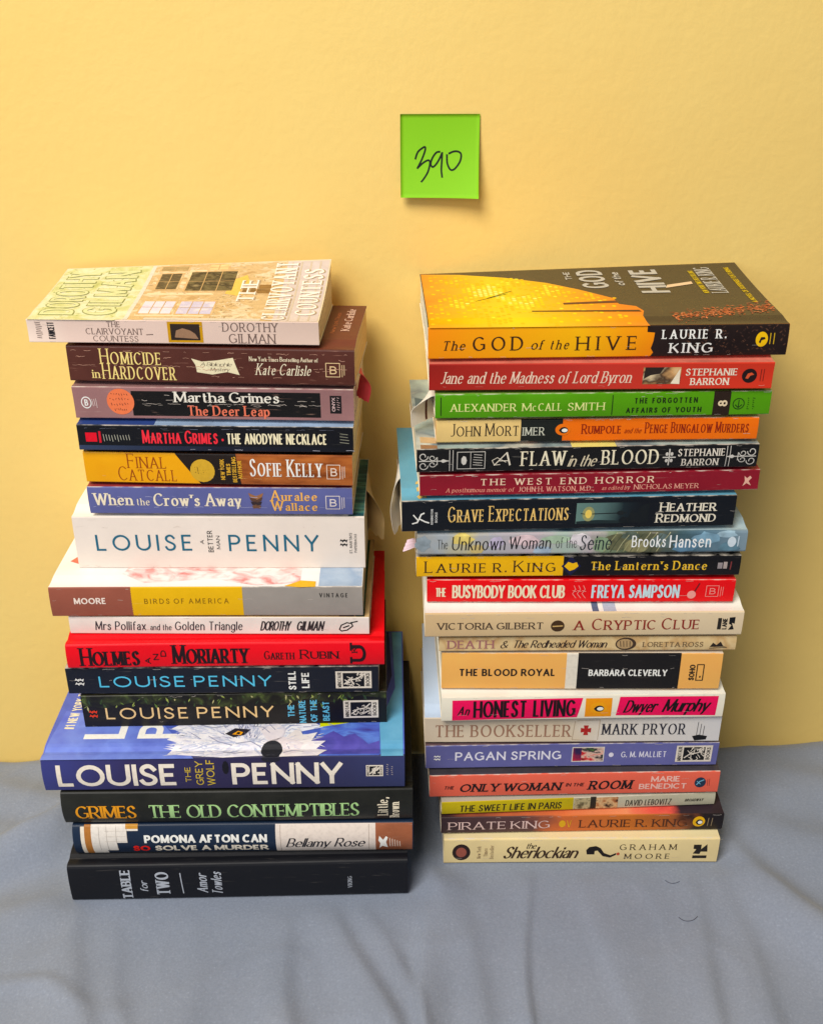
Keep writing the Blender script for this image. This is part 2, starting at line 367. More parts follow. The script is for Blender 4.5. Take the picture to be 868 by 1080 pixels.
def cloth_z(x, y):
    z = 0.0
    for x0, y0, x1, y1, h, w, sk in RIDGES:
        dx, dy = x1 - x0, y1 - y0; L = math.hypot(dx, dy)
        t = ((x - x0) * dx + (y - y0) * dy) / (L * L); d = ((x - x0) * dy - (y - y0) * dx) / L + 5 * math.sin(t * 4 + x0)
        e = 1.0
        if t < 0: e = math.exp(-(t * L / 18) ** 2)
        elif t > 1: e = math.exp(-((t - 1) * L / 40) ** 2)
        e *= min(1, .35 + .9 * max(0, t)) if t < .8 else 1
        ww = 1.35 * w * (1 + sk * (1 if d > 0 else -.4))
        z += 1.9 * h * e * math.exp(-(d / ww) ** 2)
    z += 1.3 * math.sin(x / 47 + y / 90) * math.sin(y / 61 - x / 150) + .5 * math.sin(x / 23 + 1.3 * math.sin(y / 40))
    from mathutils import noise as _n
    p_ = Vector((x / 95 + .15 * math.sin(y / 60), y / 170, 3.1)); z += 1.5 * (1 - abs(_n.noise(p_)) * 2.2) ** 3 * .55 + .5 * _n.noise(Vector((x / 18, y / 30, 1)))
    p_ = Vector((x / 55 - y / 130, y / 90 + x / 200, 7.7)); z += .7 * max(0, 1 - abs(_n.noise(p_)) * 5) ** 2
    # flat where a stack presses on it
    for (ax, bx, ay) in ((-236, 0, 566), (24, 226, 598)):
        ddx = max(ax - x, 0, x - bx); ddy = max(ay - y, 0)
        dd = math.hypot(ddx, ddy)
        z = -0.3 + (z + .3) * (1 - math.exp(-(dd / 16) ** 2))
    back = wall_y(x) - y
    z -= (6.0 + 1.3 * math.sin(x / 31) + .9 * math.sin(x / 13 + 2)) * math.exp(-(max(0, back) / 7.0) ** 1.5) if back < 40 else 0     # sinks into the crack behind the table
    return z - 0.2

def make_cloth():
    m, n, l, b = nt('cloth_weave')
    tc = n.new('ShaderNodeTexCoord')
    no = n.new('ShaderNodeTexNoise'); no.inputs['Scale'].default_value = 9; no.inputs['Detail'].default_value = 5
    l.new(tc.outputs['Object'], no.inputs['Vector'])
    r = ramp(n, [(0.3, rgb((128, 136, 151))), (0.7, rgb((137, 144, 158)))]); l.new(no.outputs['Fac'], r.inputs[0])
    sp = n.new('ShaderNodeTexNoise'); sp.inputs['Scale'].default_value = 620; sp.inputs['Detail'].default_value = 2; l.new(tc.outputs['Object'], sp.inputs['Vector'])
    rs = ramp(n, [(0.3, (.90, .90, .90, 1)), (0.66, (1.03, 1.03, 1.03, 1)), (0.80, (1.25, 1.25, 1.25, 1))]); l.new(sp.outputs['Fac'], rs.inputs[0])
    mx = n.new('ShaderNodeMix'); mx.data_type = 'RGBA'; mx.blend_type = 'MULTIPLY'; mx.inputs['Factor'].default_value = 1
    l.new(r.outputs[0], mx.inputs['A']); l.new(rs.outputs[0], mx.inputs['B'])
    l.new(mx.outputs['Result'], b.inputs['Base Color']); b.inputs['Roughness'].default_value = 0.9
    b.inputs['Specular IOR Level'].default_value = 0.15
    b.inputs['Sheen Weight'].default_value = 0.15
    bu = n.new('ShaderNodeBump'); bu.inputs['Strength'].default_value = 0.35; bu.inputs['Distance'].default_value = 0.0004
    l.new(sp.outputs['Fac'], bu.inputs['Height'])
    n4 = n.new('ShaderNodeTexNoise'); n4.inputs['Scale'].default_value = 16; n4.inputs['Detail'].default_value = 4; l.new(tc.outputs['Object'], n4.inputs['Vector'])
    b2 = n.new('ShaderNodeBump'); b2.inputs['Strength'].default_value = 0.16; b2.inputs['Distance'].default_value = 0.006
    l.new(n4.outputs['Fac'], b2.inputs['Height']); l.new(bu.outputs[0], b2.inputs['Normal']); l.new(b2.outputs[0], b.inputs['Normal'])
    w = MB(); xs = [-1100 + i * 60 for i in range(12)] + [-380 + i * 2.5 for i in range(321)] + [440 + i * 60 for i in range(12)]
    us = [0] * 0 + [i / 100 for i in range(0)]
    ny = 150; vv = []
    for x in xs:
        yb = wall_y(x) - 1.0
        for j in range(ny + 1):
            if j < 6: y = 60; z = -600 + 100 * j; z = min(z, -12) if j < 6 else z
            else: y = 60 + (yb - 60) * (1 - (1 - (j - 6) / (ny - 6)) ** 1.5)
            if j >= 6: z = cloth_z(x, y) - (12 * math.exp(-(y - 60) / 12))
            else: y = 60 - 3 + 6 * math.sin(x / 50) * (1 - j / 6)
            vv.append((x, y, z))
    fs = [(i * (ny + 1) + j, (i + 1) * (ny + 1) + j, (i + 1) * (ny + 1) + j + 1, i * (ny + 1) + j + 1) for i in range(len(xs) - 1) for j in range(ny)]
    w.add(vv, fs, m)
    o = w.build('tablecloth', smooth=True); o['kind'] = 'structure'

make_wall(); make_cloth()

# ------------------------------------------------------------------ books
MID = {}
# name: middle x, front y, turn (degrees), left end, right end, base z, spine height, body height, photo columns of the spine's ends
GEO = {
'table': (-121.8, 562.6, 1.51, -118.1, 119.1, -0.0, 33.1, 35.0, 73.3, 430.0),
'pomona': (-118.0, 571.8, 0.89, -116.7, 119.1, 35.0, 26.4, 28.3, 78.7, 435.6),
'contempt': (-119.6, 572.0, 1.03, -119.0, 120.4, 63.2, 27.8, 29.6, 66.3, 435.3),
'wolf': (-126.7, 571.5, 0.94, -121.0, 122.1, 92.8, 26.9, 28.7, 45.1, 426.8),
'nature': (-121.4, 603.4, 1.44, -104.1, 104.3, 121.5, 26.8, 28.5, 87.0, 407.8),
'still': (-127.9, 601.9, 0.65, -104.7, 105.6, 150.0, 21.3, 22.9, 70.3, 399.4),
'holmes': (-123.8, 600.4, 1.13, -105.2, 105.7, 173.0, 18.7, 20.2, 70.0, 405.4),
'pollifax': (-128.2, 609.6, -0.26, -99.6, 100.0, 193.2, 13.0, 14.6, 73.0, 389.3),
'birds': (-135.1, 608.9, 0.28, -102.1, 103.0, 207.8, 22.0, 23.5, 52.7, 382.6),
'better': (-127.4, 631.4, -0.02, -95.1, 96.5, 231.3, 38.8, 41.4, 79.2, 384.7),
'crow': (-123.7, 629.9, -0.65, -85.6, 85.5, 272.7, 19.6, 22.3, 93.2, 371.7),
'catcall': (-123.5, 629.2, -2.09, -85.6, 86.1, 295.0, 21.4, 24.2, 89.0, 371.7),
'anodyne': (-122.9, 626.6, -1.43, -86.6, 86.6, 319.2, 17.0, 19.8, 81.7, 372.6),
'deer': (-122.9, 630.0, -1.85, -87.2, 87.3, 339.0, 21.3, 24.2, 77.2, 373.0),
'homicide': (-122.3, 630.4, -3.07, -88.5, 88.0, 363.1, 22.8, 25.3, 71.3, 374.0),
'clair': (-143.3, 630.1, -1.97, -88.2, 87.9, 388.5, 14.5, 16.0, 28.4, 336.0),
'sherlockian': (124.9, 595.5, 0.32, -101.3, 100.1, -0.0, 24.0, 26.0, 468.0, 757.6),
'pirate': (124.5, 600.7, 1.17, -103.0, 102.9, 26.0, 15.4, 17.5, 465.4, 762.8),
'sweet': (121.2, 605.0, 2.98, -99.7, 100.3, 43.5, 11.1, 13.3, 465.7, 754.4),
'woman': (116.6, 605.6, 1.43, -103.7, 104.9, 56.8, 19.5, 21.8, 453.1, 758.4),
'pagan': (115.0, 610.0, 1.15, -104.9, 103.8, 78.5, 20.8, 23.1, 449.0, 757.2),
'bookseller': (113.8, 609.8, 0.42, -104.6, 103.4, 101.6, 21.3, 23.6, 447.9, 759.9),
'honest': (118.4, 605.5, 1.45, -97.9, 97.7, 125.2, 20.0, 22.4, 465.5, 763.9),
'royal': (116.5, 610.3, -0.10, -96.0, 94.5, 147.6, 29.2, 31.9, 465.8, 760.7),
'death': (118.9, 609.8, 0.50, -100.4, 99.5, 179.5, 10.7, 13.7, 463.2, 776.6),
'cryptic': (114.8, 606.7, 0.79, -106.0, 105.0, 193.2, 18.5, 21.6, 448.1, 783.8),
'busybody': (112.2, 614.7, 0.09, -102.0, 100.9, 214.8, 17.5, 20.7, 450.4, 774.9),
'lantern': (108.8, 613.8, 0.63, -105.8, 105.5, 235.5, 14.9, 17.9, 438.9, 781.0),
'seine': (109.7, 611.8, 1.20, -106.1, 106.1, 253.5, 15.5, 18.5, 440.0, 787.9),
'grave': (99.9, 610.8, 2.35, -106.1, 105.7, 272.0, 22.0, 24.9, 423.7, 775.5),
'westend': (111.7, 612.6, 2.54, -106.7, 106.8, 296.9, 13.8, 16.4, 442.7, 800.9),
'flaw': (109.0, 611.5, 2.33, -105.9, 105.7, 313.3, 15.9, 18.2, 439.6, 799.6),
'rumpole': (114.1, 614.3, 1.63, -99.3, 98.4, 331.5, 14.7, 17.0, 459.8, 799.8),
'mccall': (115.6, 612.6, 1.93, -101.5, 101.7, 348.5, 15.4, 17.8, 459.0, 813.0),
'jane': (113.1, 611.2, 0.96, -102.7, 102.2, 366.2, 16.7, 19.2, 452.5, 816.1),
'hive': (116.3, 615.5, 2.07, -106.7, 106.5, 385.4, 19.0, 20.5, 451.4, 831.4),
}
class Book:
    def __init__(s, key, label, group, base, top=None, depth=135, hard=False, bulge=0.0, page=(238, 222, 190), round_=0.7, lift=None, wear=0.0, var=0.1, rough=0.42, bottom=None, warp=.25, swell=None):
        s.key = key; (xc, yf, yaw, s.x0, s.x1, z0, s.th, body, s.uL, s.uR) = GEO[key]
        s.body = body - 0.12; s.L = s.x1 - s.x0; s.r = round_; s.hard = hard; s.lift = lift; s.warp = warp
        s.seed = (sum(map(ord, key)) % 37) / 3.0
        rn_ = random.Random(key + 'x'); s.bulge = bulge if bulge else rn_.choice([.25, .45, .7, -.3]) * min(1, s.th / 20); s.lean = rn_.uniform(-.9, .9) * min(1, s.th / 20); s.warp2 = rn_.uniform(-.5, .5)
        ya = math.radians(yaw)
        lim = 1e9
        for x in (s.x0, s.x1):
            wx = xc + x; wy = yf + x * math.sin(ya)
            lim = min(lim, (wall_y(wx) - wy) / math.cos(ya))
        s.D = min(depth, lim - 1.5 - (s.seed % 3))
        s.root = bpy.data.objects.new('hardcover_book' if hard else 'paperback_book', None); C.objects.link(s.root)
        s.root.location = (xc / 1000, yf / 1000, z0 / 1000); s.root.rotation_euler = (0, 0, ya)
        s.root.empty_display_size = .02
        tag(s.root, label, 'book', group)
        s.parts = {}
        bm = base if not isinstance(base, tuple) else card(base, rough, var, wear, s.seed, th=s.th if not hard else 0)
        tm = bm if top is None else (card(top, rough, .06, 0, s.seed) if isinstance(top, tuple) else top)
        bo = tm if bottom is None else card(bottom, rough, .06, 0, s.seed)
        s.shell(bm, tm, bo); s.block(page)
    # front surface of the spine / top surface of the cover (mm in the book's own frame)
    def ys(s, x, z):
        q = max(0, min(1, z / s.th)); y = -s.bulge * abs(math.sin(PI * q)) ** .8 + s.lean * (q - .5) + s.warp2 * math.sin(PI * (x - s.x0) / s.L) + 1.0
        y += s.warp * math.sin((x - s.x0) / s.L * 5.3 + s.seed) * math.sin(PI * q)
        e = min(z, s.th - z)
        if e < s.r:
            e = max(0, e); y += s.r - math.sqrt(max(0, s.r * s.r - (s.r - e) ** 2))
        return y
    def ysl(s, x, z):
        Z = s.zs
        if z <= Z[0]: return s.ys(x, Z[0])
        for a, b in zip(Z, Z[1:]):
            if z <= b:
                t = (z - a) / (b - a) if b > a else 0
                return s.ys(x, a) * (1 - t) + s.ys(x, b) * t
        return s.ys(x, Z[-1])
    def zt(s, x, y):
        t = max(0, min(1, (y - 5) / 13.0)); t = t * t * (3 - 2 * t)
        z = s.th + (s.body - s.th) * t
        if s.hard: z -= .9 * math.exp(-((y - 8.5) / 2.2) ** 2)
        if s.lift:
            u = max(0, y / s.D - .15) / .85; fx = (x - s.x0) / s.L; z += (s.lift[0] * (1 - fx) + s.lift[1] * fx) * u ** 1.5
        return z
    def ztl(s, x, y):
        Y = s.yt
        if y <= Y[0]:
            t = max(0, y - s.ys(x, s.th)) / max(.1, Y[0] - s.ys(x, s.th)); return s.th * (1 - t) + s.zt(x, Y[0]) * t
        for a, b in zip(Y, Y[1:]):
            if y <= b:
                t = (y - a) / (b - a); return s.zt(x, a) * (1 - t) + s.zt(x, b) * t
        return s.zt(x, Y[-1])
    def shell(s, bm, tm, bo):
        T = 2.4 if s.hard else 0.4; Ts = 1.2 if s.hard else 0.4
        n = 26 if s.warp else 4; w = MB()
        nzz = 24 if s.bulge > .8 else 12
        zs = [0, .12 * s.r, .4 * s.r, s.r] + [s.r + (s.th - 2 * s.r) * i / nzz for i in range(1, nzz)] + [s.th - s.r, s.th - .4 * s.r, s.th - .12 * s.r, s.th]
        yt = [y for y in (4, 5.5, 7, 8.5, 10, 12, 15, 22, 35, 50, 65, 80, 95, 110, 125, 140) if y < s.D - 3] + [s.D]
        yb = [s.D] + [y for y in (60, 20, 7) if y < s.D - 5]
        rows = []; s.zs = zs; s.yt = yt
        for i in range(n + 1):
            x = s.x0 + s.L * i / n
            pr = [(y, 0.0) for y in yb] + [(s.ys(x, z), z) for z in zs] + [(y, s.zt(x, y)) for y in yt]
            inn = [(y - (.0), T) for y in yb] + [(s.ys(x, z) + Ts, min(max(z, T), s.th - T)) for z in zs] + [(max(y, Ts + 1.8), s.zt(x, y) - T) for y in yt]
            rows.append((x, pr, inn))
        k = len(rows[0][1]); nb = len(yb); nz = len(zs)
        vo = []; 
        for x, pr, inn in rows: vo += [(x, y, z) for y, z in pr] + [(x, y, z) for y, z in inn]
        st = 2 * k
        def seg(j): return bo if j < nb - 1 else (bm if j < nb + nz - 1 else tm)
        groups = {}; raw = card((226, 216, 198), .7, .08, 0, 9) if not s.hard else bo
        for j in range(k - 1):
            F = groups.setdefault(seg(j), [])
            for i in range(n):
                a, b2 = i * st, (i + 1) * st
                F.append((a + j + 1, a + j, b2 + j, b2 + j + 1)); groups.setdefault(raw, []).append((a + k + j, a + k + j + 1, b2 + k + j + 1, b2 + k + j))
            e = n * st; F = groups.setdefault(raw, [])
            F.append((j, j + 1, k + j + 1, k + j)); F.append((e + j + 1, e + j, e + k + j, e + k + j + 1))
        for j in (0, k - 1):
            F = groups.setdefault(bo if j == 0 else tm, [])
            for i in range(n):
                a, b2 = i * st, (i + 1) * st; F.append((a + j, b2 + j, b2 + k + j, a + k + j))
        first = True; base = 0
        w.v = vo
        for mat, F in groups.items():
            kk = w.mi(mat)
            for f in F: w.f.append(f); w.m.append(kk)
        s.cover_mb = w
    def finish_cover(s):
        for v, f, m in s.parts.pop('reading_crease', []): s.cover_mb.add(v, f, m)      # wear belongs to the cover itself
        s.cover = s.cover_mb.build('cover', s.root)
        me = s.cover.data; bmm = bmesh.new(); bmm.from_mesh(me); bmesh.ops.recalc_face_normals(bmm, faces=bmm.faces); bmm.to_mesh(me); bmm.free()
    def block(s, page):
        T = 2.5 if s.hard else .45; ins = 4.0 if s.hard else .5; w = MB(); rnd = random.Random(s.key)
        a, b2 = s.x0 + ins, s.x1 - ins; ya, yb = (3.0 if not s.hard else 3.4), s.D - ins - .2
        yy = [ya, 5, 8, 11, 14, 18] + [18 + (yb - 18) * i / 7 for i in range(1, 8)]
        vv = []
        nz = 10
        for x, sg in ((a, 1), (b2, -1)):
            for y in yy:
                for i in range(nz + 1):
                    z = T + (s.zt(x, y) - 2 * T) * i / nz
                    vv.append((x + sg * rnd.uniform(-.12, .22), y, z))
        k = nz + 1; m = len(yy) * k; F = []
        for sd in (0, 1):
            for j in range(len(yy) - 1):
                for i in range(nz):
                    q = (sd * m + j * k + i, sd * m + (j + 1) * k + i, sd * m + (j + 1) * k + i + 1, sd * m + j * k + i + 1); F.append(q if sd else q[::-1])
        for j in range(len(yy) - 1):
            F.append((j * k, (j + 1) * k, m + (j + 1) * k, m + j * k)); F.append((j * k + nz, m + j * k + nz, m + (j + 1) * k + nz, (j + 1) * k + nz))
        for j in (0, len(yy) - 1):
            for i in range(nz): F.append((j * k + i, j * k + i + 1, m + j * k + i + 1, m + j * k + i))
        w.add(vv, F, pages(page)); w.build('page_block', s.root)
    # photo column -> mm along the spine; q (0 top .. 1 bottom of the spine) -> mm up
    def sx(s, u): return s.x0 + (u - s.uL) / (s.uR - s.uL) * s.L
    def sz(s, q): return s.th * (1 - q)
    def on_spine(s, pts, lv): return [(x, s.ysl(x, z) - .05 - .05 * lv, z) for x, z in pts]
    def on_top(s, pts, lv): return [(x, y, s.ztl(x, y) + .05 + .05 * lv) for x, y in pts]
    def lay(s, part, pts, faces, mat, lv, top=False):
        s.parts.setdefault(part, []).append(((s.on_top if top else s.on_spine)(pts, lv), faces, mat))
    def poly(s, part, pts, mat, lv=1, top=False):
        """a printed patch that follows the surface: outline cut into strips"""
        bm = bmesh.new(); vs_ = [bm.verts.new((p[0], p[1], 0)) for p in pts]; bm.faces.new(vs_)
        lo = [min(p[i] for p in pts) for i in (0, 1)]; hi = [max(p[i] for p in pts) for i in (0, 1)]
        sx = max(6.0, (hi[0] - lo[0]) / 30)
        cuts = [((lo[0] + sx * i), 0) for i in range(1, int((hi[0] - lo[0]) / sx) + 1)]
        lev = [.15 * s.r, .4 * s.r, s.r, s.th - s.r, s.th - .4 * s.r, s.th - .15 * s.r] + (s.zs[4:-4]) if not top else [3, 5, 7, 8.5, 10, 12, 15, 22, 35, 50, 65, 80, 95, 110, 125]
        cuts += [(v, 1) for v in lev if lo[1] < v < hi[1]]
        for v, ax in cuts:
            bmesh.ops.bisect_plane(bm, geom=bm.verts[:] + bm.edges[:] + bm.faces[:], dist=1e-5, plane_co=(v, v, 0), plane_no=(1, 0, 0) if ax == 0 else (0, 1, 0))
        bm.verts.index_update()
        P = [(v.co.x, v.co.y) for v in bm.verts]; F = [tuple(v.index for v in f.verts) for f in bm.faces]; bm.free()
        if part is None: return P, F
        s.lay(part, P, F, mat if not isinstance(mat, tuple) else ink(mat), lv, top)
    def band(s, part, u0, u1, q0, q1, mat, lv=1):
        a, b2 = max(s.x0 + .05, s.sx(u0)), min(s.x1 - .05, s.sx(u1)); s.poly(part, [(a, s.sz(q1)), (b2, s.sz(q1)), (b2, s.sz(q0)), (a, s.sz(q0))], mat, lv)
    def shape(s, part, uq, mat, lv=1): s.poly(part, [(s.sx(u), s.sz(q)) for u, q in uq], mat, lv)
    def oval(s, part, uc, qc, ru, mat, lv=2, rq=None, n=20, a0=0):
        rx = ru / (s.uR - s.uL) * s.L; rz = rx if rq is None else rq * s.th
        s.poly(part, [(s.sx(uc) + rx * math.cos(2 * PI * i / n), s.sz(qc) + rz * math.sin(2 * PI * i / n)) for i in range(n)], mat, lv)
    def T(s, part, txt, u0, u1, q0, q1, col, sty='sans', rot=0, lv=3, **kw):
        mat = ink(col); a, b2 = s.sx(u0), s.sx(u1); z1, z0 = s.sz(q0), s.sz(q1)
        tp = text_polys(txt, (b2 - a) if not rot else (z1 - z0), (z1 - z0) if not rot else (b2 - a), sty, step=1.0 if s.bulge > .8 else 2.5, **kw)
        for k, (pts, fc) in enumerate(tp):
            P = [(a + x, z0 + y) if not rot else (b2 - y, z0 + x) for x, y in pts]
            s.lay(part, P, fc, mat, lv + .08 * (k % 7))
    def TT(s, part, txt, fx0, fx1, fy0, fy1, col, sty='sans', lv=3, **kw):
        """lettering on the front cover (reads from the spine towards the fore-edge)"""
        a, b2 = s.x0 + s.L * fx0, s.x0 + s.L * fx1; y0, y1 = s.D * fy0, s.D * fy1
        for k, (pts, fc) in enumerate(text_polys(txt, y1 - y0, b2 - a, sty, step=1.5, **kw)):
            s.lay(part, [(b2 - y, y0 + x) for x, y in pts], fc, ink(col), lv + .08 * (k % 7), True)
    def tshape(s, part, f, mat, lv=1): s.poly(part, [(s.x0 + s.L * a, s.D * b2) for a, b2 in f], mat, lv, True)
    def line(s, part, uq, w, mat, lv=3, top=False, closed=False):
        """a drawn line of width w mm; uq as (photo column, q) or cover fractions"""
        P = [(s.x0 + s.L * a, s.D * b2) for a, b2 in uq] if top else [(s.sx(u), s.sz(q)) for u, q in uq]
        if closed: P = P + [P[0]]
        for a, b2 in zip(P, P[1:]):
            d = math.dist(a, b2) or 1; nx, ny = -(b2[1] - a[1]) / d * w / 2, (b2[0] - a[0]) / d * w / 2
            ex, ey = (b2[0] - a[0]) / d * w * .3, (b2[1] - a[1]) / d * w * .3
            N = max(1, int(d / 1.5)); pts = []; F = []
            for i in range(N + 1):
                t = i / N; cx = a[0] - ex + (b2[0] - a[0] + 2 * ex) * t; cy = a[1] - ey + (b2[1] - a[1] + 2 * ey) * t
                pts += [(cx + nx, cy + ny), (cx - nx, cy - ny)]
                if i: F.append((2 * i - 2, 2 * i - 1, 2 * i + 1, 2 * i))
            s.lay(part, pts, F, ink(mat) if isinstance(mat, tuple) else mat, lv, top)
    # small printed devices
    def box_b(s, u0, u1, q0, q1, col, part='publisher_emblem'):
        w = .45; um = u0 + (u1 - u0) * .72
        s.line(part, [(u0, q0), (um, q0), (um, q1), (u0, q1)], w, col, closed=True)
        s.T(part, 'B', u0 + (um - u0) * .28, um - (um - u0) * .22, q0 + (q1 - q0) * .22, q1 - (q1 - q0) * .2, col, 'sans')
        for i in range(2): s.line(part, [(um + 2.5 + 2.2 * i, q0 + .05), (um + 2.5 + 2.2 * i, q1 - .05 * i)], w * .8, col)
    def knot(s, u0, u1, q0, q1, col, part='publisher_emblem'):
        um = (u0 + u1) / 2; h = q1 - q0; w = u1 - u0
        for i in (0, 1):
            for j in (0, 1):
                cu = u0 + w * (.3 + .42 * i); cq = q0 + h * (.28 + .44 * j)
                s.shape(part, [(cu - w * .26, cq + h * .06), (cu - w * .1, cq - h * .2), (cu + w * .02, cq - h * .04), (cu + w * .24, cq - h * .16), (cu + w * .12, cq + h * .2), (cu - w * .02, cq + h * .04)], col, 3)
    def bull_box(s, u0, u1, q0, q1, dark=(26, 26, 32), light=(226, 214, 198), part='publisher_emblem'):
        s.band(part, u0, u1, q0, q1, light, 2); w = u1 - u0; h = q1 - q0
        s.band(part, u0 + w * .2, u1 - w * .2, q0 + h * .1, q1 - h * .1, dark, 3)
        rnd = random.Random(s.key)
        for i in range(16):
            a = u0 + w * (.24 + .52 * rnd.random()); b2 = q0 + h * (.18 + .62 * rnd.random())
            s.line(part, [(a, b2), (a + w * rnd.uniform(.03, .12), b2 + h * rnd.uniform(-.2, .2)), (a + w * rnd.uniform(-.04, .12), b2 + h * rnd.uniform(.05, .25))], .5, light, 4)
        s.line(part, [(u0 + w * .24, q1 - h * .25), (u0 + w * .4, q0 + h * .5), (u0 + w * .6, q0 + h * .45), (u1 - w * .24, q0 + h * .2)], .9, light, 4)
        s.T(part, 'MINOTAUR', u0 + w * .05, u0 + w * .16, q0 + h * .06, q1 - h * .06, dark, 'bold', 1, 3)
        s.T(part, 'BOOKS', u1 - w * .16, u1 - w * .05, q0 + h * .12, q1 - h * .12, dark, 'bold', 1, 3)
    def ticks(s, u0, u1, q0, q1, col, n=8, part='publisher_emblem', vert=False):
        """print too small to read in the photograph"""
        rnd = random.Random(s.key + str(u0))
        for i in range(n):
            if vert:
                qa = q0 + (q1 - q0) * i / n; s.line(part, [(u0 + rnd.random(), qa), (u1 - 2 * rnd.random(), qa + (q1 - q0) / n * .3)], .35, col)
            else:
                a = u0 + (u1 - u0) * i / n; s.line(part, [(a, q0 + .05 * rnd.random()), (a + (u1 - u0) / n * .25, q1 - .08 * rnd.random())], .4, col)
    def bird(s, uc, qc, ru, rq, ring, white=(240, 236, 226), dark=(28, 28, 28), part='publisher_emblem'):
        s.oval(part, uc, qc, ru * 1.06, dark, 2, rq * 1.06); s.oval(part, uc, qc, ru * .95, ring, 2.5, rq * .93)
        s.shape(part, [(uc - ru * .8, qc + rq * .08), (uc - ru * .5, qc - rq * .2), (uc + ru * .05, qc - rq * .52), (uc + ru * .6, qc - rq * .34), (uc + ru * .82, qc + rq * .1), (uc + ru * .5, qc + rq * .5), (uc - ru * .1, qc + rq * .45), (uc - ru * .5, qc + rq * .28)], white, 3)
        s.shape(part, [(uc - ru * .1, qc - rq * .46), (uc + ru * .6, qc - rq * .36), (uc + ru * .8, qc + rq * .05), (uc + ru * .45, qc - rq * .12)], dark, 3.5); s.shape(part, [(uc - ru * .8, qc + rq * .08), (uc - ru * .5, qc - rq * .2), (uc - ru * .42, qc + rq * .22)], dark, 3.5)
    def ticks(s, u0, u1, q0, q1, col, n=8, part='publisher_emblem', vert=False):
        """print too small to read in the photograph"""
        rnd = random.Random(s.key + str(u0))
        for i in range(n):
            if vert:
                qa = q0 + (q1 - q0) * i / n; s.line(part, [(u0 + rnd.random(), qa), (u1 - 2 * rnd.random(), qa + (q1 - q0) / n * .3)], .35, col)
            else:
                a = u0 + (u1 - u0) * i / n; s.line(part, [(a, q0 + .05 * rnd.random()), (a + (u1 - u0) / n * .25, q1 - .08 * rnd.random())], .4, col)
    def bird(s, uc, qc, ru, rq, ring, white=(240, 236, 226), dark=(28, 28, 28), part='publisher_emblem'):
        s.oval(part, uc, qc, ru * 1.06, dark, 2, rq * 1.06); s.oval(part, uc, qc, ru * .95, ring, 2.5, rq * .93)
        s.shape(part, [(uc - ru * .75, qc + rq * .1), (uc - ru * .45, qc - rq * .25), (uc + ru * .1, qc - rq * .55), (uc + ru * .65, qc - rq * .3), (uc + ru * .8, qc + rq * .1), (uc + ru * .5, qc + rq * .5), (uc - ru * .1, qc + rq * .42), (uc - ru * .5, qc + rq * .25)], dark, 3)
        s.shape(part, [(uc - ru * .3, qc + rq * .12), (uc, qc - rq * .3), (uc + ru * .5, qc - rq * .2), (uc + ru * .6, qc + rq * .1), (uc + ru * .4, qc + rq * .34), (uc - ru * .05, qc + rq * .3)], white, 4)
    def ticks(s, u0, u1, q0, q1, col, n=8, part='publisher_emblem', vert=False):
        """print too small to read in the photograph"""
        rnd = random.Random(s.key + str(u0))
        for i in range(n):
            if vert:
                qa = q0 + (q1 - q0) * i / n; s.line(part, [(u0 + rnd.random(), qa), (u1 - 2 * rnd.random(), qa + (q1 - q0) / n * .3)], .35, col)
            else:
                a = u0 + (u1 - u0) * i / n; s.line(part, [(a, q0 + .05 * rnd.random()), (a + (u1 - u0) / n * .25, q1 - .08 * rnd.random())], .4, col)
    def bird(s, uc, qc, ru, rq, ring, white=(240, 236, 226), dark=(28, 28, 28), part='publisher_emblem'):
        s.oval(part, uc, qc, ru, ring, 2, rq); s.oval(part, uc + ru * .1, qc + rq * .1, ru * .55, dark, 3, rq * .55); s.oval(part, uc + ru * .2, qc + rq * .12, ru * .38, white, 4, rq * .32)
        s.oval(part, uc - ru * .38, qc + rq * .1, ru * .14, dark, 4, rq * .2)
    def crease(s, q, u0, u1, col=(206, 190, 176), w=.28, dens=.6):
        """a reading crease: the ink has cracked along a wandering line"""
        rnd = random.Random(s.key + str(q)); u = u0
        while u < u1:
            l_ = rnd.uniform(1.5, 9)
            if rnd.random() < dens: s.line('reading_crease', [(u, q + rnd.gauss(0, .008)), (u + l_ * .5, q + rnd.gauss(0, .012)), (u + l_, q + rnd.gauss(0, .008))], w * rnd.uniform(.4, 1.2), col, 3.9)
            u += l_
    def done(s):
        if not s.hard and 'reading_crease' not in s.parts and s.th > 12:
            rq = random.Random(s.key + 'c')
            for q_ in (.05, .955, rq.uniform(.15, .85)): s.crease(q_, s.uL + 3, s.uR - 4, (204, 194, 182), .17, rq.uniform(.06, .16))
        s.finish_cover()
        for part, pcs in s.parts.items():
            box = [([min(p[i] for p in v) for i in range(3)], [max(p[i] for p in v) for i in range(3)]) for v, f, m in pcs]
            grp = list(range(len(pcs)))
            def find(i):
                while grp[i] != i: grp[i] = grp[grp[i]]; i = grp[i]
                return i
            for i in range(len(pcs)):                      # marks far apart on one book are parts of their own
                for j in range(i):
                    if find(i) == find(j): continue
                    gap = math.sqrt(sum(max(0, box[i][0][d] - box[j][1][d], box[j][0][d] - box[i][1][d]) ** 2 for d in range(3)))
                    if gap < 11: grp[find(i)] = find(j)
            done_ = {}
            for i, (v, f, m) in enumerate(pcs): done_.setdefault(find(i), MB()).add(v, f, m)
            for w in done_.values(): w.build(part, s.cover)

LEFT = 'books in the left-hand stack'; RIGHT = 'books in the right-hand stack'
CREAM = (236, 222, 196); BLACK = (26, 26, 30); WHITE = (240, 236, 228)

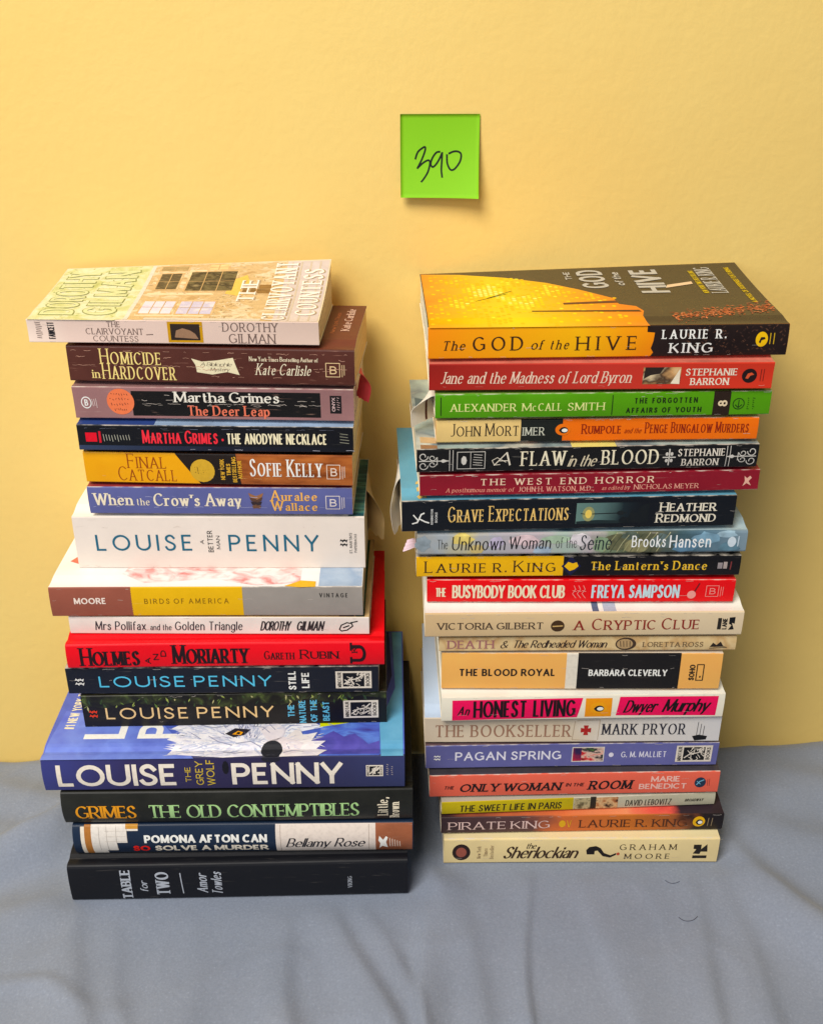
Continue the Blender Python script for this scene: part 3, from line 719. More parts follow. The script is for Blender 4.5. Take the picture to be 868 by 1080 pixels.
# ---- left-hand stack, from the cloth upwards
b = Book('table', 'thick plain black hardcover lying on the cloth at the bottom of its stack', LEFT, (25, 26, 34), depth=155, hard=True, bulge=1.4, round_=2.2, wear=.05, rough=.55)
S_ = (176, 180, 188)
b.T('title', 'TABLE', 127.5, 138, .10, .95, S_, 'serifb', 1, w=26); b.T('title', 'for', 147, 155, .40, .74, S_, 'ital', 1, w=18); b.T('title', 'TWO', 164, 178, .18, .84, S_, 'serifb', 1, w=24)
b.line('title', [(190.5, .22), (192, .80)], .7, S_)
b.T('author_name', 'Amor', 207, 218, .22, .80, S_, 'ital', 1, w=18); b.T('author_name', 'Towles', 222.5, 233.5, .18, .86, S_, 'ital', 1, w=18)
b.T('publisher_emblem', 'VIKING', 366.5, 371, .38, .72, S_, 'serif', 1); b.done()

b = Book('pomona', 'navy hardcover with a pale panel of script and a brown band at its right end', LEFT, (34, 52, 78), depth=145, hard=True, bulge=4.2, round_=.8, page=(230, 215, 185))
b.band('colour_band', 87, 91, .03, .97, (226, 214, 196), 1); b.band('colour_band', 91, 98, .0, 1, (170, 112, 58), 1)
b.shape('cover_picture', [(98, .0), (147, .0), (147, .15), (135, .15), (135, .5), (124, .5), (124, .82), (113, .82), (113, .97), (98, .97)], (224, 216, 206), 1)
for u in (106, 114, 124, 135): b.line('cover_picture', [(u, .02), (u + .4, .5 if u > 124 else .8)], .3, (176, 166, 156))
for q in (.15, .3, .45): b.line('cover_picture', [(112, q), (134, q)], .22, (190, 180, 170))
b.band('colour_band', 134, 147, 0, .1, (192, 138, 60), 2)
b.T('title', 'POMONA AFTON CAN', 153, 282, .27, .52, WHITE, 'heavy'); b.T('title', 'SO', 140, 158, .62, .86, (226, 52, 46), 'heavy'); b.T('title', 'SOLVE A MURDER', 163, 283, .62, .86, (240, 226, 206), 'heavy')
b.band('colour_band', 291, 396, .02, .98, (222, 208, 196), 1); b.line('colour_band', [(296, .04), (296, .96)], .3, (150, 130, 115), 2); b.line('colour_band', [(389, .04), (389, .96)], .3, (150, 130, 115), 2)
b.T('author_name', 'Bellamy Rose', 301, 386, .40, .74, (40, 40, 52), 'script')
b.band('colour_band', 396, 434.8, .02, .98, card((146, 88, 62), .45, .25, .25, 2), 1)
b.shape('publisher_emblem', [(400, .35), (404, .48), (407, .36), (409, .4), (407, .56), (409, .8), (403, .72), (400, .84), (401, .6), (399, .5)], WHITE, 3)
for i in range(5): b.line('publisher_emblem', [(411 + 2.6 * i, .42 + .03 * i), (411.4 + 2.6 * i, .75)], .5, (226, 206, 190))
b.done()

b = Book('contempt', 'dark green-black hardcover with orange and pale green capitals along its spine', LEFT, card((46, 46, 40), .38, .4, .10, 5, (110, 100, 80)), depth=150, hard=True, bulge=3.4, round_=.9, page=(225, 210, 180))
b.T('author_name', 'GRIMES', 80, 144, .36, .78, (232, 158, 60), 'serif', tr=16); b.T('title', 'THE OLD CONTEMPTIBLES', 157, 379, .34, .78, (170, 206, 142), 'serif', tr=14)
b.T('publisher_emblem', 'Little,', 398, 409, .2, .8, CREAM, 'serif', 1, w=24); b.T('publisher_emblem', 'Brown', 411, 421, .34, .9, CREAM, 'serif', 1, w=24); b.done()

b = Book('wolf', 'indigo hardcover whose blue lid shows a white wolf, widest in its stack', LEFT, grad([(-121, (62, 66, 130)), (-60, (60, 54, 100)), (40, (56, 50, 86)), (122, (62, 68, 112))]), top=card((82, 100, 186), .3, .25, 0, 3), depth=155, hard=True, bulge=1.6, round_=.9, page=(235, 225, 205), bottom=(50, 50, 90))
b.T('author_name', 'LOUISE', 60, 187, .17, .84, (236, 224, 208), 'bold', w=17, c=1.0, tr=24); b.T('author_name', 'PENNY', 244, 361, .17, .84, (236, 224, 208), 'bold', w=17, c=1.0, tr=24)
YO = (206, 178, 76)
b.T('title', 'THE', 195, 201, .26, .74, YO, 'sans', 1); b.T('title', 'GREY', 206, 214, .1, .84, YO, 'sans', 1); b.T('title', 'WOLF', 217.5, 226, .06, .86, YO, 'sans', 1)
b.oval('cover_picture', 238, .3, 3.5, (30, 28, 40), 3, .2, 9)
b.bull_box(386, 404, .26, .6); b.ticks(407, 410, .24, .6, (190, 176, 170), 6, vert=True); b.ticks(412, 415, .3, .6, (190, 176, 170), 5, vert=True)
# its front cover
b.TT('cover_lettering', 'LOUISE', .10, .215, .13, .90, WHITE, 'bold', w=18, c=1.0); b.TT('cover_lettering', 'PENNY', .25, .36, .13, .80, WHITE, 'bold', w=18, c=1.0)
b.TT('cover_lettering', '#1 NEW YORK TIMES BESTSELLING AUTHOR', .035, .062, .2, .96, (235, 225, 190), 'bold')
b.tshape('cover_picture', [(.0, .0), (.42, .0), (.30, .26), (.02, .34)], art([(92, 106, 196), (118, 138, 214), (84, 96, 180)], 30, seed=4), 1)
b.tshape('cover_picture', [(.345, .03), (.365, .10), (.335, .12), (.37, .17), (.34, .20), (.38, .25), (.345, .30), (.40, .38), (.60, .42), (.72, .33), (.80, .29), (.73, .25), (.77, .20), (.69, .16), (.72, .1), (.66, .02), (.5, .004)], art([(196, 196, 214), (220, 218, 228), (238, 236, 238), (228, 224, 230)], 55, (1, 2.2, 1), 3, detail=6, dist=1.2), 2)
rnd_ = random.Random(4)
def fur(b, n, box, rad, cols, lmin, lmax, wd, lv):
    for i in range(n):
        x, y = rnd_.uniform(box[0], box[1]), rnd_.uniform(box[2], box[3]); a = math.atan2((y - rad[1]) * .62, x - rad[0]) + rnd_.gauss(0, .28)
        l_ = rnd_.uniform(lmin, lmax); cx, cy = math.cos(a) * l_, math.sin(a) * l_ * 1.55; nx, ny = -math.sin(a) * wd, math.cos(a) * wd * 1.55; bd = rnd_.uniform(-.4, .4)
        y2 = y + cy + ny * bd
        if min(y - abs(ny), y2) < .008 or y2 > .6: continue
        b.tshape('cover_picture', [(x - nx, y - ny), (x + cx * .55 + nx * bd - nx * .5, y + cy * .55 + ny * bd - ny * .5), (x + cx, y2), (x + cx * .55 + nx * bd + nx * .5, y + cy * .55 + ny * bd + ny * .5), (x + nx, y + ny)], rnd_.choice(cols), lv + .15 * (i % 13))
LT = [(228, 228, 234), (214, 216, 226), (198, 202, 218), (236, 234, 234), (184, 190, 212)]; GY = [(150, 154, 182), (172, 176, 200), (128, 132, 164), (190, 192, 210)]
SH = [(190, 194, 214), (202, 204, 222), (178, 184, 208)]
fur(b, 150, (.37, .69, .03, .30), (.56, .12), LT, .03, .06, .004, 2.2)
fur(b, 150, (.40, .67, .02, .30), (.58, .08), SH, .02, .045, .0022, 4.2)
fur(b, 200, (.38, .69, .02, .28), (.57, .09), LT, .018, .04, .0022, 6.2)
fur(b, 34, (.47, .60, .12, .24), (.57, .05), [(134, 138, 168), (116, 120, 152)], .012, .028, .0014, 8.2)
b.tshape('cover_picture', [(.585, .20), (.63, .24), (.665, .19), (.66, .13), (.64, .10), (.615, .11)], art([(206, 200, 210), (228, 220, 222), (190, 188, 206)], 80), 8.2)
b.tshape('cover_picture', [(.615, .10), (.66, .13), (.72, .09), (.70, .03), (.67, .01), (.66, .08)], (222, 212, 214), 8.2)
b.tshape('cover_picture', [(.495, .155), (.52, .195), (.565, .185), (.55, .145), (.52, .13)], (52, 48, 62), 9)
b.tshape('cover_picture', [(.515, .15), (.53, .175), (.545, .165), (.54, .145)], (232, 160, 50), 10); b.tshape('cover_picture', [(.526, .15), (.53, .168), (.538, .162), (.536, .15)], (30, 26, 26), 11)
b.tshape('cover_picture', [(.655, .004), (.76, .01), (.785, .05), (.755, .06), (.78, .10), (.74, .10), (.755, .16), (.715, .14), (.70, .20), (.665, .12)], art([(222, 212, 208), (232, 226, 224), (212, 206, 216)], 50, seed=6), 8)
fur(b, 60, (.66, .76, .02, .14), (.60, .06), [(226, 218, 216), (236, 232, 230), (206, 202, 214)], .015, .03, .0016, 8.6)
fur(b, 44, (.60, .80, .18, .34), (.45, .12), [(150, 160, 192), (178, 186, 210), (204, 208, 224), (128, 138, 176)], .02, .045, .0018, 8.6)
for pts_ in ([(.665, .03), (.69, .05), (.72, .04)], [(.68, .06), (.672, .085)], [(.42, .22), (.46, .20), (.50, .215)], [(.44, .27), (.49, .24), (.55, .245), (.60, .27)], [(.56, .21), (.60, .20), (.62, .16)], [(.57, .235), (.615, .225), (.635, .18)], [(.45, .14), (.48, .10), (.52, .08)], [(.53, .09), (.57, .10), (.60, .07)], [(.40, .16), (.43, .12)], [(.50, .04), (.53, .03), (.56, .04)]): b.line('cover_picture', pts_, .5, (134, 136, 160), 11, True)
b.tshape('cover_picture', [(.632 + .03 * math.cos(2 * PI * k / 18), max(.004, .048 + .056 * math.sin(2 * PI * k / 18))) for k in range(18)], (50, 52, 60), 12)
b.oval('cover_picture', 286, .06, 10, (44, 42, 58), 3, .10)
b.tshape('cover_picture', [(.76, .20), (.93, .26), (.94, .30), (.80, .27), (.76, .25)], (206, 212, 60), 3)
b.tshape('cover_picture', [(.765, .01), (.93, .01), (.93, .30), (.86, .26), (.76, .24)], art([(66, 62, 140), (80, 100, 188), (98, 130, 208), (70, 74, 158)], 40, (1, 1.6, 1), 4, detail=6, dist=.8), 1)
b.tshape('cover_picture', [(.74, .10), (.80, .17), (.83, .13), (.86, .15), (.90, .08), (.93, .10), (.93, .02), (.77, .02)], art([(74, 68, 150), (88, 82, 168), (66, 66, 140)], 60, seed=2), 2)
b.tshape('cover_picture', [(.935, .003), (.996, .003), (.996, .99), (.965, .99), (.975, .5), (.93, .22)], art([(88, 150, 186), (116, 176, 208), (86, 128, 176)], 25, seed=1), 3)
b.tshape('cover_picture', [(.87, .34), (.93, .3), (.965, .6), (.955, .99), (.87, .99)], (50, 52, 104), 3); b.done()

FO = art([(24, 24, 22), (38, 36, 28), (64, 70, 40), (96, 112, 58)], 90, seed=7, detail=6, dist=.8)
b = Book('nature', 'dark leafy paperback with peach capitals and blue upright words', LEFT, card((34, 30, 28), .4, .3, .05, 3), top=art([(22, 22, 20), (44, 44, 34), (80, 74, 52)], 60, seed=2), depth=128, page=(225, 210, 180), round_=1.0)
b.shape('cover_picture', [(87, 0), (407, 0), (407, .22), (380, .10), (350, .3), (322, .18), (296, .36), (270, .24), (240, .40), (205, .28), (170, .34), (140, .22), (112, .4), (88.5, .30)], FO, 1)
rnd_ = random.Random(9)
for i in range(70):
    u = 90 + 310 * rnd_.random(); q = .03 + .3 * rnd_.random(); du = rnd_.uniform(-5, 5); dq = rnd_.uniform(.06, .2)
    b.shape('cover_picture', [(u, q), (u + du * .5 + 1, q + dq * .4), (u + du, q + dq), (u + du * .5 - 1, q + dq * .55)], rnd_.choice([(104, 128, 60), (150, 162, 84), (70, 92, 52), (176, 170, 120), (60, 84, 60)]), 2)
b.knot(93, 103, .42, .72, (222, 70, 48))
b.T('author_name', 'LOUISE', 111, 198, .38, .74, (232, 196, 142), 'wide'); b.T('author_name', 'PENNY', 207, 288, .38, .74, (232, 196, 142), 'wide')
BL = (104, 180, 210)
for w_, u_, a_, z_ in (('THE', 303, .35, .76), ('NATURE', 315, .22, .95), ('OF THE', 327, .2, .92), ('BEAST', 340, .27, .9)): b.T('title', w_, u_, u_ + 7, a_, z_, BL, 'bold', 1)
b.bull_box(362, 399, .26, .82); b.done()

b = Book('still', 'black-navy paperback with sky blue capitals under the bright red one', LEFT, (32, 36, 50), depth=125, page=(215, 200, 170), wear=.12, round_=.9)
b.knot(78, 89, .36, .7, (226, 222, 214))
b.T('author_name', 'LOUISE', 104, 195, .32, .74, (98, 190, 220), 'wide'); b.T('author_name', 'PENNY', 204, 286, .32, .74, (98, 190, 220), 'wide')
b.T('title', 'STILL', 304, 312, .14, .88, WHITE, 'bold', 1); b.T('title', 'LIFE', 318, 326, .2, .82, WHITE, 'bold', 1)
b.bull_box(354, 392, .18, .84); b.done()

b = Book('holmes', 'bright red hardcover with heavy black capitals along its spine', LEFT, (228, 34, 48), depth=128, hard=True, bulge=1.0, round_=1.2, page=(232, 218, 190), top=(226, 32, 46))
DK = (46, 22, 28)
b.T('title', '^HOLMES', 84, 147, .28, .88, DK, 'serifb', w=24, tr=22)
for ch_, u_, q_ in (('A', 152, .56), ('N', 161, .40), ('D', 169, .26)): b.T('title', ch_, u_, u_ + 6, q_, q_ + .26, DK, 'sans', 1, w=18)
b.T('title', '^MORIARTY', 181, 262, .22, .84, DK, 'serifb', w=24, tr=22)
b.T('author_name', '^GARETH', 278, 310, .40, .68, DK, 'serifb', tr=26); b.T('author_name', '^RUBIN', 316, 357, .36, .66, DK, 'serifb', tr=26)
b.T('publisher_emblem', 'U', 369, 386, .12, .82, DK, 'slab', 1, w=24); b.T('publisher_emblem', 'K', 371, 377, .2, .42, DK, 'slab', 1); b.done()

b = Book('pollifax', 'thin white paperback with a slanted bold name, lying on the red hardcover', LEFT, (226, 214, 204), top=card((206, 176, 130), .45, .2, 0, 2), depth=106, page=(226, 205, 160), round_=.6)
b.T('title', 'Mrs Pollifax', 100, 154, .24, .76, (70, 66, 74), 'hand'); b.T('title', 'and the', 158, 181, .40, .76, (70, 66, 74), 'hand'); b.T('title', 'Golden Triangle', 184, 256, .24, .76, (70, 66, 74), 'hand')
b.T('author_name', 'DOROTHY', 274, 307, .22, .78, (62, 56, 58), 'boldital', tr=22); b.T('author_name', 'GILMAN', 312, 342, .22, .78, (62, 56, 58), 'boldital', tr=22)
b.line('publisher_emblem', [(358, .7), (360, .45), (366, .3), (371, .36), (372, .5), (366, .74), (360, .8), (358, .7)], .8, BLACK); b.line('publisher_emblem', [(362, .6), (368, .48)], .9, BLACK); b.line('publisher_emblem', [(370, .3), (377, .22)], .8, BLACK)
b.tshape('cover_picture', [(.955, .02), (.985, .02), (.985, .99), (.955, .99)], (44, 92, 66), 2); b.tshape('cover_picture', [(.90, .02), (.95, .02), (.95, .6), (.90, .6)], (96, 66, 46), 2); b.done()

b = Book('birds', 'paperback with brown, yellow and grey thirds along the spine under a white lid', LEFT, (152, 144, 136), top=(236, 230, 226), depth=118, page=(226, 206, 160), round_=.6)
b.band('colour_band', 52.7, 139, 0, 1, card((146, 84, 68), .42, .1, .05, 1), 1); b.band('colour_band', 138.5, 256, 0, 1, card((226, 178, 22), .42, .08, .05, 1), 1)
b.T('author_name', 'MOORE', 78, 112, .34, .55, (240, 220, 206), 'bold', tr=30); b.T('title', 'BIRDS OF AMERICA', 152, 241, .38, .56, (140, 104, 20), 'wide', tr=50)
b.T('publisher_emblem', 'VINTAGE', 337, 367, .20, .34, (70, 66, 62), 'bold', tr=60)
PK = art([(238, 230, 226), (238, 222, 216), (232, 190, 184), (210, 130, 124)], 60, (1, 2, 1), 5, dist=1.5)
b.tshape('cover_picture', [(.22, .15), (.30, .06), (.52, .10), (.66, .03), (.80, .06), (.80, .5), (.30, .6)], PK, 1)
b.tshape('cover_picture', [(.86, .02), (.998, .02), (.998, .98), (.86, .98)], art([(178, 192, 206), (150, 168, 190), (206, 210, 214)], 40, seed=3), 2)
b.tshape('cover_picture', [(.75, .02), (.80, .005), (.85, .01), (.85, .07), (.80, .08)], (226, 176, 60), 3)
b.tshape('cover_picture', [(.03, .3), (.07, .26), (.12, .35), (.09, .5)], (222, 120, 100), 2); b.done()

b = Book('better', 'very thick white paperback with wide teal capitals, the thickest in its stack', LEFT, (230, 217, 205), top=(240, 234, 226), depth=118, page=(230, 214, 176), round_=.7, var=.05)
TE = (36, 104, 130)
b.T('author_name', 'LOUISE', 101, 203, .34, .65, TE, 'wide', w=12, tr=44); b.T('author_name', 'PENNY', 241, 336, .34, .66, TE, 'wide', w=12, tr=44)
b.T('title', 'A', 211, 215, .44, .52, (70, 66, 64), 'sans', 1); b.T('title', 'BETTER', 219, 224.5, .26, .68, (70, 66, 64), 'sans', 1); b.T('title', 'MAN', 228, 232, .36, .62, (70, 66, 64), 'sans', 1)
b.knot(358, 367, .4, .58, BLACK); b.T('publisher_emblem', "ST. MARTIN'S", 368.5, 371.5, .30, .7, (90, 86, 84), 'sans', 1); b.T('publisher_emblem', 'PAPERBACKS', 373.5, 376.2, .32, .68, (90, 86, 84), 'sans', 1)
b.tshape('cover_picture', [(.945, .02), (.999, .02), (.999, .99), (.945, .99)], art([(30, 62, 76), (46, 104, 112), (88, 138, 124), (24, 48, 66)], 30, (1, 6, 1), 2), 2); b.done()

b = Book('crow', 'violet-blue paperback with cream title and orange author name in two lines', LEFT, (94, 98, 148), top=card((150, 60, 60), .4, .3, 0, 4), depth=104, page=(228, 200, 150), wear=.10)
b.T('title', '^When', 99, 140, .26, .66, CREAM, 'serifb', big=1.12); b.T('title', 'the', 144, 158, .40, .66, CREAM, 'serif'); b.T('title', "^Crow's ^Away", 162, 255, .26, .68, CREAM, 'serifb', big=1.12)
for sg in (-1, 1):
    for i in range(4): b.shape('cover_picture', [(270.5, .3 + .1 * i), (270.5 + sg * (8 - i), .18 + .16 * i), (270.5 + sg * (6.5 - i), .32 + .15 * i), (270.5, .45 + .1 * i)], [(150, 104, 70), (104, 74, 60), (70, 56, 60), (120, 86, 66)][i], 2)
b.T('author_name', '^Auralee', 286, 335, .16, .46, (240, 178, 96), 'serifb', tr=36); b.T('author_name', '^Wallace', 286, 335, .54, .84, (240, 178, 96), 'serifb', tr=36)
b.box_b(344, 364, .28, .76, (230, 218, 212)); b.crease(.72, 96, 368, (196, 196, 220), .2, .2); b.crease(.34, 96, 368, (180, 180, 210), .2, .15); b.done()

b = Book('catcall', 'paperback with a slanted amber end, black middle and wood-brown end', LEFT, art([(120, 60, 28), (160, 90, 48), (186, 112, 62)], 20, (2.2, 1, 9), 3), top=card((60, 40, 30), .4, .2, 0, 1), depth=104, page=(226, 196, 140), wear=.1)
b.shape('colour_band', [(89, 1), (89, 0), (186, 0), (211, 1)], card((236, 164, 26), .4, .08, .04, 1), 1)
b.shape('colour_band', [(211, 1), (186, 0), (250, 0), (254, 1)], card((48, 36, 30), .4, .2, .04, 1), 1)
b.T('title', '^FINAL', 135, 176, .13, .50, (150, 72, 26), 'serift'); b.T('title', '^CATCALL', 124, 186, .55, .92, (150, 72, 26), 'serift')
b.oval('cover_picture', 214, .55, 13, (206, 164, 66), 3, .38); b.ticks(206, 223, .42, .68, (110, 74, 30), 6)
for w_, u_, a_, z_ in (('NEW YORK', 233, .16, .84), ('TIMES', 239.5, .3, .7), ('BESTSELLING', 245.5, .08, .92), ('AUTHOR', 251.5, .2, .8)): b.T('cover_lettering', w_, u_, u_ + 4.4, a_, z_, (216, 168, 70), 'bold', 1)
b.T('author_name', '^SOFIE ^KELLY', 264, 340, .26, .70, WHITE, 'serifb'); b.box_b(345, 364, .30, .76, (236, 214, 196)); b.crease(.5, 215, 368, (206, 170, 130), .22, .25); b.crease(.78, 94, 368, (222, 180, 120), .2, .15); b.done()

b = Book('anodyne', 'black paperback with red and cream bold capitals and blue-white top edge', LEFT, (28, 28, 34), top=card((150, 170, 196), .4, .3, 0, 2), depth=104, page=(228, 206, 160), wear=.2)
b.band('colour_band', 81.7, 372.5, .80, 1, grad([(-88, (62, 74, 104)), (0, (36, 40, 56)), (88, (26, 26, 32))]), 1)
b.band('publisher_emblem', 90, 102, .3, .66, (214, 40, 52), 2); b.band('publisher_emblem', 104, 106.5, .24, .70, (196, 40, 52), 2); b.ticks(109, 139, .36, .64, (168, 166, 150), 10)
b.T('author_name', '^MARTHA ^GRIMES', 150, 230, .28, .70, (240, 62, 72), 'heavy', w=24, tr=28); b.oval('author_name', 235, .54, 1.2, (240, 62, 72), 3, .05)
b.T('title', 'THE ANODYNE NECKLACE', 239, 345, .28, .70, (240, 226, 190), 'heavy', w=24, tr=27); b.ticks(358, 368, .26, .72, (150, 148, 130), 4, vert=True)
b.tshape('cover_picture', [(.0, .02), (.28, .02), (.28, .4), (.0, .4)], (50, 70, 130), 2); b.crease(.93, 200, 370, (170, 170, 180), .25, .2); b.crease(.12, 90, 370, (120, 124, 140), .2, .3); b.done()

b = Book('deer', 'dusty pink paperback with a black title panel and an orange disc', LEFT, (152, 112, 110), top=(140, 106, 104), depth=104, page=(224, 200, 170), wear=.15)
b.band('colour_band', 139, 338, .12, .90, card((34, 30, 28), .4, .2, .5, 5, (150, 120, 105)), 1)
b.oval('publisher_emblem', 90.5, .5, 5.6, WHITE, 2, .19); b.oval('publisher_emblem', 90.5, .5, 4.6, (152, 112, 110), 3, .155); b.T('publisher_emblem', 'B', 88.6, 92.4, .40, .60, WHITE, 'bold', lv=4)
b.ticks(97, 103, .36, .66, (214, 190, 184), 3)
b.oval('cover_lettering', 127, .46, 14.5, (236, 126, 86), 2, .41, 26)
for i, (a_, z_) in enumerate(((118, 137), (116, 138), (117, 137), (120, 134))): b.ticks(a_, z_, .18 + .16 * i, .27 + .16 * i, (120, 62, 48), 7, part='cover_lettering')
b.T('author_name', '^Martha ^Grimes', 184, 295, .15, .46, (240, 230, 214), 'serifb', big=1.08); b.T('title', '^The ^Deer ^Leap', 197, 284, .58, .88, (230, 124, 98), 'serifb', big=1.08)
b.band('publisher_emblem', 348, 360, .2, .76, (38, 32, 32), 2); b.T('publisher_emblem', 'ONYX', 350, 353.5, .26, .7, (210, 180, 176), 'bold', 1); b.ticks(355, 358.5, .26, .7, (190, 160, 156), 6, vert=True)
for q_, d_ in ((.40, .35), (.52, .6), (.56, .3), (.24, .15)): b.crease(q_, 150, 330, (196, 184, 172), .28, d_)
b.done()

b = Book('homicide', 'dark brown paperback with cream capitals and a small parchment note on its spine', LEFT, card((96, 52, 42), .42, .22, .45, 6, (176, 130, 110), th=23.2), top=card((112, 56, 46), .38, .15, .02, 6), depth=88, page=(232, 190, 130), round_=1.0)
b.T('title', '^HOMICIDE', 106, 171, .16, .50, (240, 212, 138), 'serif'); b.T('title', 'in', 96, 104, .66, .90, (240, 212, 138), 'serif'); b.T('title', '^HARDCOVER', 107, 185, .56, .92, (240, 212, 138), 'serif')
b.shape('cover_picture', [(203, .30), (214, .38), (230, .34), (247, .26), (249, .44), (253, .74), (240, .66), (224, .74), (208, .68), (207, .48)], (228, 216, 180), 2)
b.T('cover_lettering', 'A Bibliophile', 212, 246, .40, .50, (110, 96, 80), 'script'); b.T('cover_lettering', 'Mystery', 222, 243, .54, .64, (110, 96, 80), 'script')
b.T('cover_lettering', '^New ^York ^Times ^Bestselling ^Author of', 264, 336, .24, .34, (240, 222, 190), 'serifb'); b.T('author_name', '^Kate ^Carlisle', 270, 329, .44, .72, (242, 226, 196), 'serifital', big=1.15)
b.box_b(344, 364, .36, .74, (226, 196, 150))
for q_, d_ in ((.13, .25), (.30, .3), (.53, .5), (.60, .35), (.80, .2)): b.crease(q_, 76, 366, (196, 150, 128), .26, d_)
b.TT('cover_lettering', 'Kate Carlisle', .935, .965, .36, .9, (232, 196, 180), 'serifb'); b.TT('cover_lettering', 'New York Times', .90, .915, .3, .8, (214, 130, 90), 'serif'); b.done()

b = Book('clair', 'pale pink-spined paperback with a green and tan house picture, topmost on its stack', LEFT, grad([(-90, (238, 216, 200)), (-60, (224, 198, 184)), (90, (216, 190, 174))], mott=.2), top=card((220, 204, 176), .3, .1, 0, 2), depth=106, page=(232, 208, 168), lift=(7, 15), round_=.5)
BR = (120, 98, 90)
b.ticks(37, 44, .12, .86, BR, 9, vert=True); b.T('publisher_emblem', 'FAWCETT', 50, 57, .1, .84, (44, 38, 40), 'heavy', 1)
b.T('title', 'THE', 113, 127, .06, .30, BR, 'serift'); b.T('title', 'CLAIRVOYANT', 90, 151, .36, .62, BR, 'serift'); b.T('title', 'COUNTESS', 97, 145, .68, .92, BR, 'serift'); b.line('title', [(154, .62), (161, .60)], .4, BR)
b.band('cover_picture', 177, 214, .04, .94, (196, 146, 46), 1); b.band('cover_picture', 180, 211, .14, .84, (62, 46, 38), 2)
b.shape('cover_picture', [(184, .72), (186, .42), (193, .32), (201, .42), (206, .56), (209, .78)], (150, 116, 90), 3)
b.T('author_name', 'DOROTHY', 235, 293, .06, .44, BR, 'serift'); b.T('author_name', 'GILMAN', 241, 290, .54, .94, BR, 'serift')
GR = art([(178, 180, 116), (200, 200, 144), (220, 216, 184), (190, 190, 136)], 70, seed=2, dist=.6)
b.tshape('cover_picture', [(.004, .004), (.30, .004), (.33, .04), (.33, .99), (.004, .99)], GR, 1)
b.tshape('cover_picture', [(.33, .02), (.345, .02), (.345, .99), (.33, .99)], (214, 206, 190), 2)
b.tshape('cover_picture', [(.345, .02), (.84, .02), (.84, .99), (.345, .99)], art([(182, 148, 104), (206, 178, 134), (194, 164, 120), (220, 202, 170), (176, 146, 106)], 70, (1, 2.2, 1), 4, detail=7, dist=.7), 1)
for i in range(5): b.tshape('cover_picture', [(.36, .10 + .19 * i), (.60, .10 + .19 * i), (.60, .135 + .19 * i), (.36, .135 + .19 * i)], (226, 204, 168), 2)
for (a_, z_, y0_, y1_, c_, k_) in ((.37, .48, .14, .36, [(196, 190, 210), (214, 206, 220), (226, 216, 214)], 2), (.50, .62, .14, .36, [(206, 198, 214), (190, 184, 206), (224, 214, 214)], 2), (.38, .455, .58, .84, [(120, 104, 76), (92, 78, 58), (146, 126, 90)], 1), (.49, .66, .55, .86, [(84, 72, 50), (120, 106, 74), (66, 56, 44), (150, 132, 96)], 2), (.70, .80, .50, .64, [(150, 112, 66), (120, 86, 50)], 1), (.55, .62, .89, .97, [(206, 178, 124), (226, 198, 146)], 1), (.37, .47, .89, .96, [(150, 128, 90), (190, 164, 116)], 1)):
    b.tshape('cover_picture', [(a_ - .007, y0_ - .02), (z_ + .008, y0_ - .015), (z_ + .007, y1_ + .02), (a_ - .008, y1_ + .015)], art([(216, 188, 146), (196, 160, 112), (226, 204, 164)], 110, seed=a_), 3); b.tshape('cover_picture', [(a_, y0_), (z_, y0_), (z_, y1_), (a_, y1_)], art(c_, 90, (1, 2, 1), z_, detail=6), 4)
    for e_ in range(k_): b.line('cover_picture', [(a_ + (z_ - a_) * (e_ + 1) / (k_ + 1), y0_), (a_ + (z_ - a_) * (e_ + 1) / (k_ + 1), y1_)], .6, (190, 156, 108), 5, True)
    b.line('cover_picture', [(a_, (y0_ + y1_) / 2), (z_, (y0_ + y1_) / 2)], .5, (186, 152, 106), 5.3, True)
rnd_ = random.Random(8)
for i in range(240):                                            # brushed leaves and trim
    x_ = rnd_.choice([rnd_.uniform(.35, .84), rnd_.uniform(.62, .70)]); y_ = rnd_.uniform(.03, .97); l_ = rnd_.uniform(.004, .012); a_ = rnd_.uniform(0, PI)
    b.tshape('cover_picture', [(x_ - l_ * math.cos(a_), y_ - l_ * 1.7 * math.sin(a_)), (x_ + .003 * math.sin(a_), y_ - .004 * math.cos(a_)), (x_ + l_ * math.cos(a_), y_ + l_ * 1.7 * math.sin(a_)), (x_ - .003 * math.sin(a_), y_ + .004 * math.cos(a_))], rnd_.choice([(212, 188, 150), (184, 152, 110), (226, 210, 182), (162, 134, 98), (200, 176, 124)]), 2.2 + .1 * (i % 7))
for i in range(130):
    x_ = rnd_.uniform(.01, .325); y_ = rnd_.uniform(.01, .98); l_ = rnd_.uniform(.004, .012); a_ = rnd_.uniform(0, PI)
    b.tshape('cover_picture', [(x_ - l_ * math.cos(a_), y_ - l_ * 1.7 * math.sin(a_)), (x_ + .003 * math.sin(a_), y_ - .004 * math.cos(a_)), (x_ + l_ * math.cos(a_), y_ + l_ * 1.7 * math.sin(a_)), (x_ - .003 * math.sin(a_), y_ + .004 * math.cos(a_))], rnd_.choice([(206, 204, 140), (166, 172, 96), (222, 218, 176), (150, 160, 100)]), 1.4 + .1 * (i % 7))
b.tshape('cover_picture', [(.84, .02), (.995, .02), (.995, .985), (.84, .985)], art([(212, 198, 190), (198, 184, 178), (216, 206, 204)], 40, (1, 1, 1), 2), 1)
for i in range(4): b.tshape('cover_picture', [(.855 + .035 * i, .03), (.862 + .035 * i, .03), (.862 + .035 * i, .97), (.855 + .035 * i, .97)], (196, 180, 160), 2)
b.tshape('cover_picture', [(.64, .5), (.70, .45), (.73, .6), (.70, .8), (.65, .72)], (222, 184, 100), 3); b.tshape('cover_picture', [(.40, .02), (.80, .02), (.80, .07), (.40, .07)], (206, 196, 178), 3)
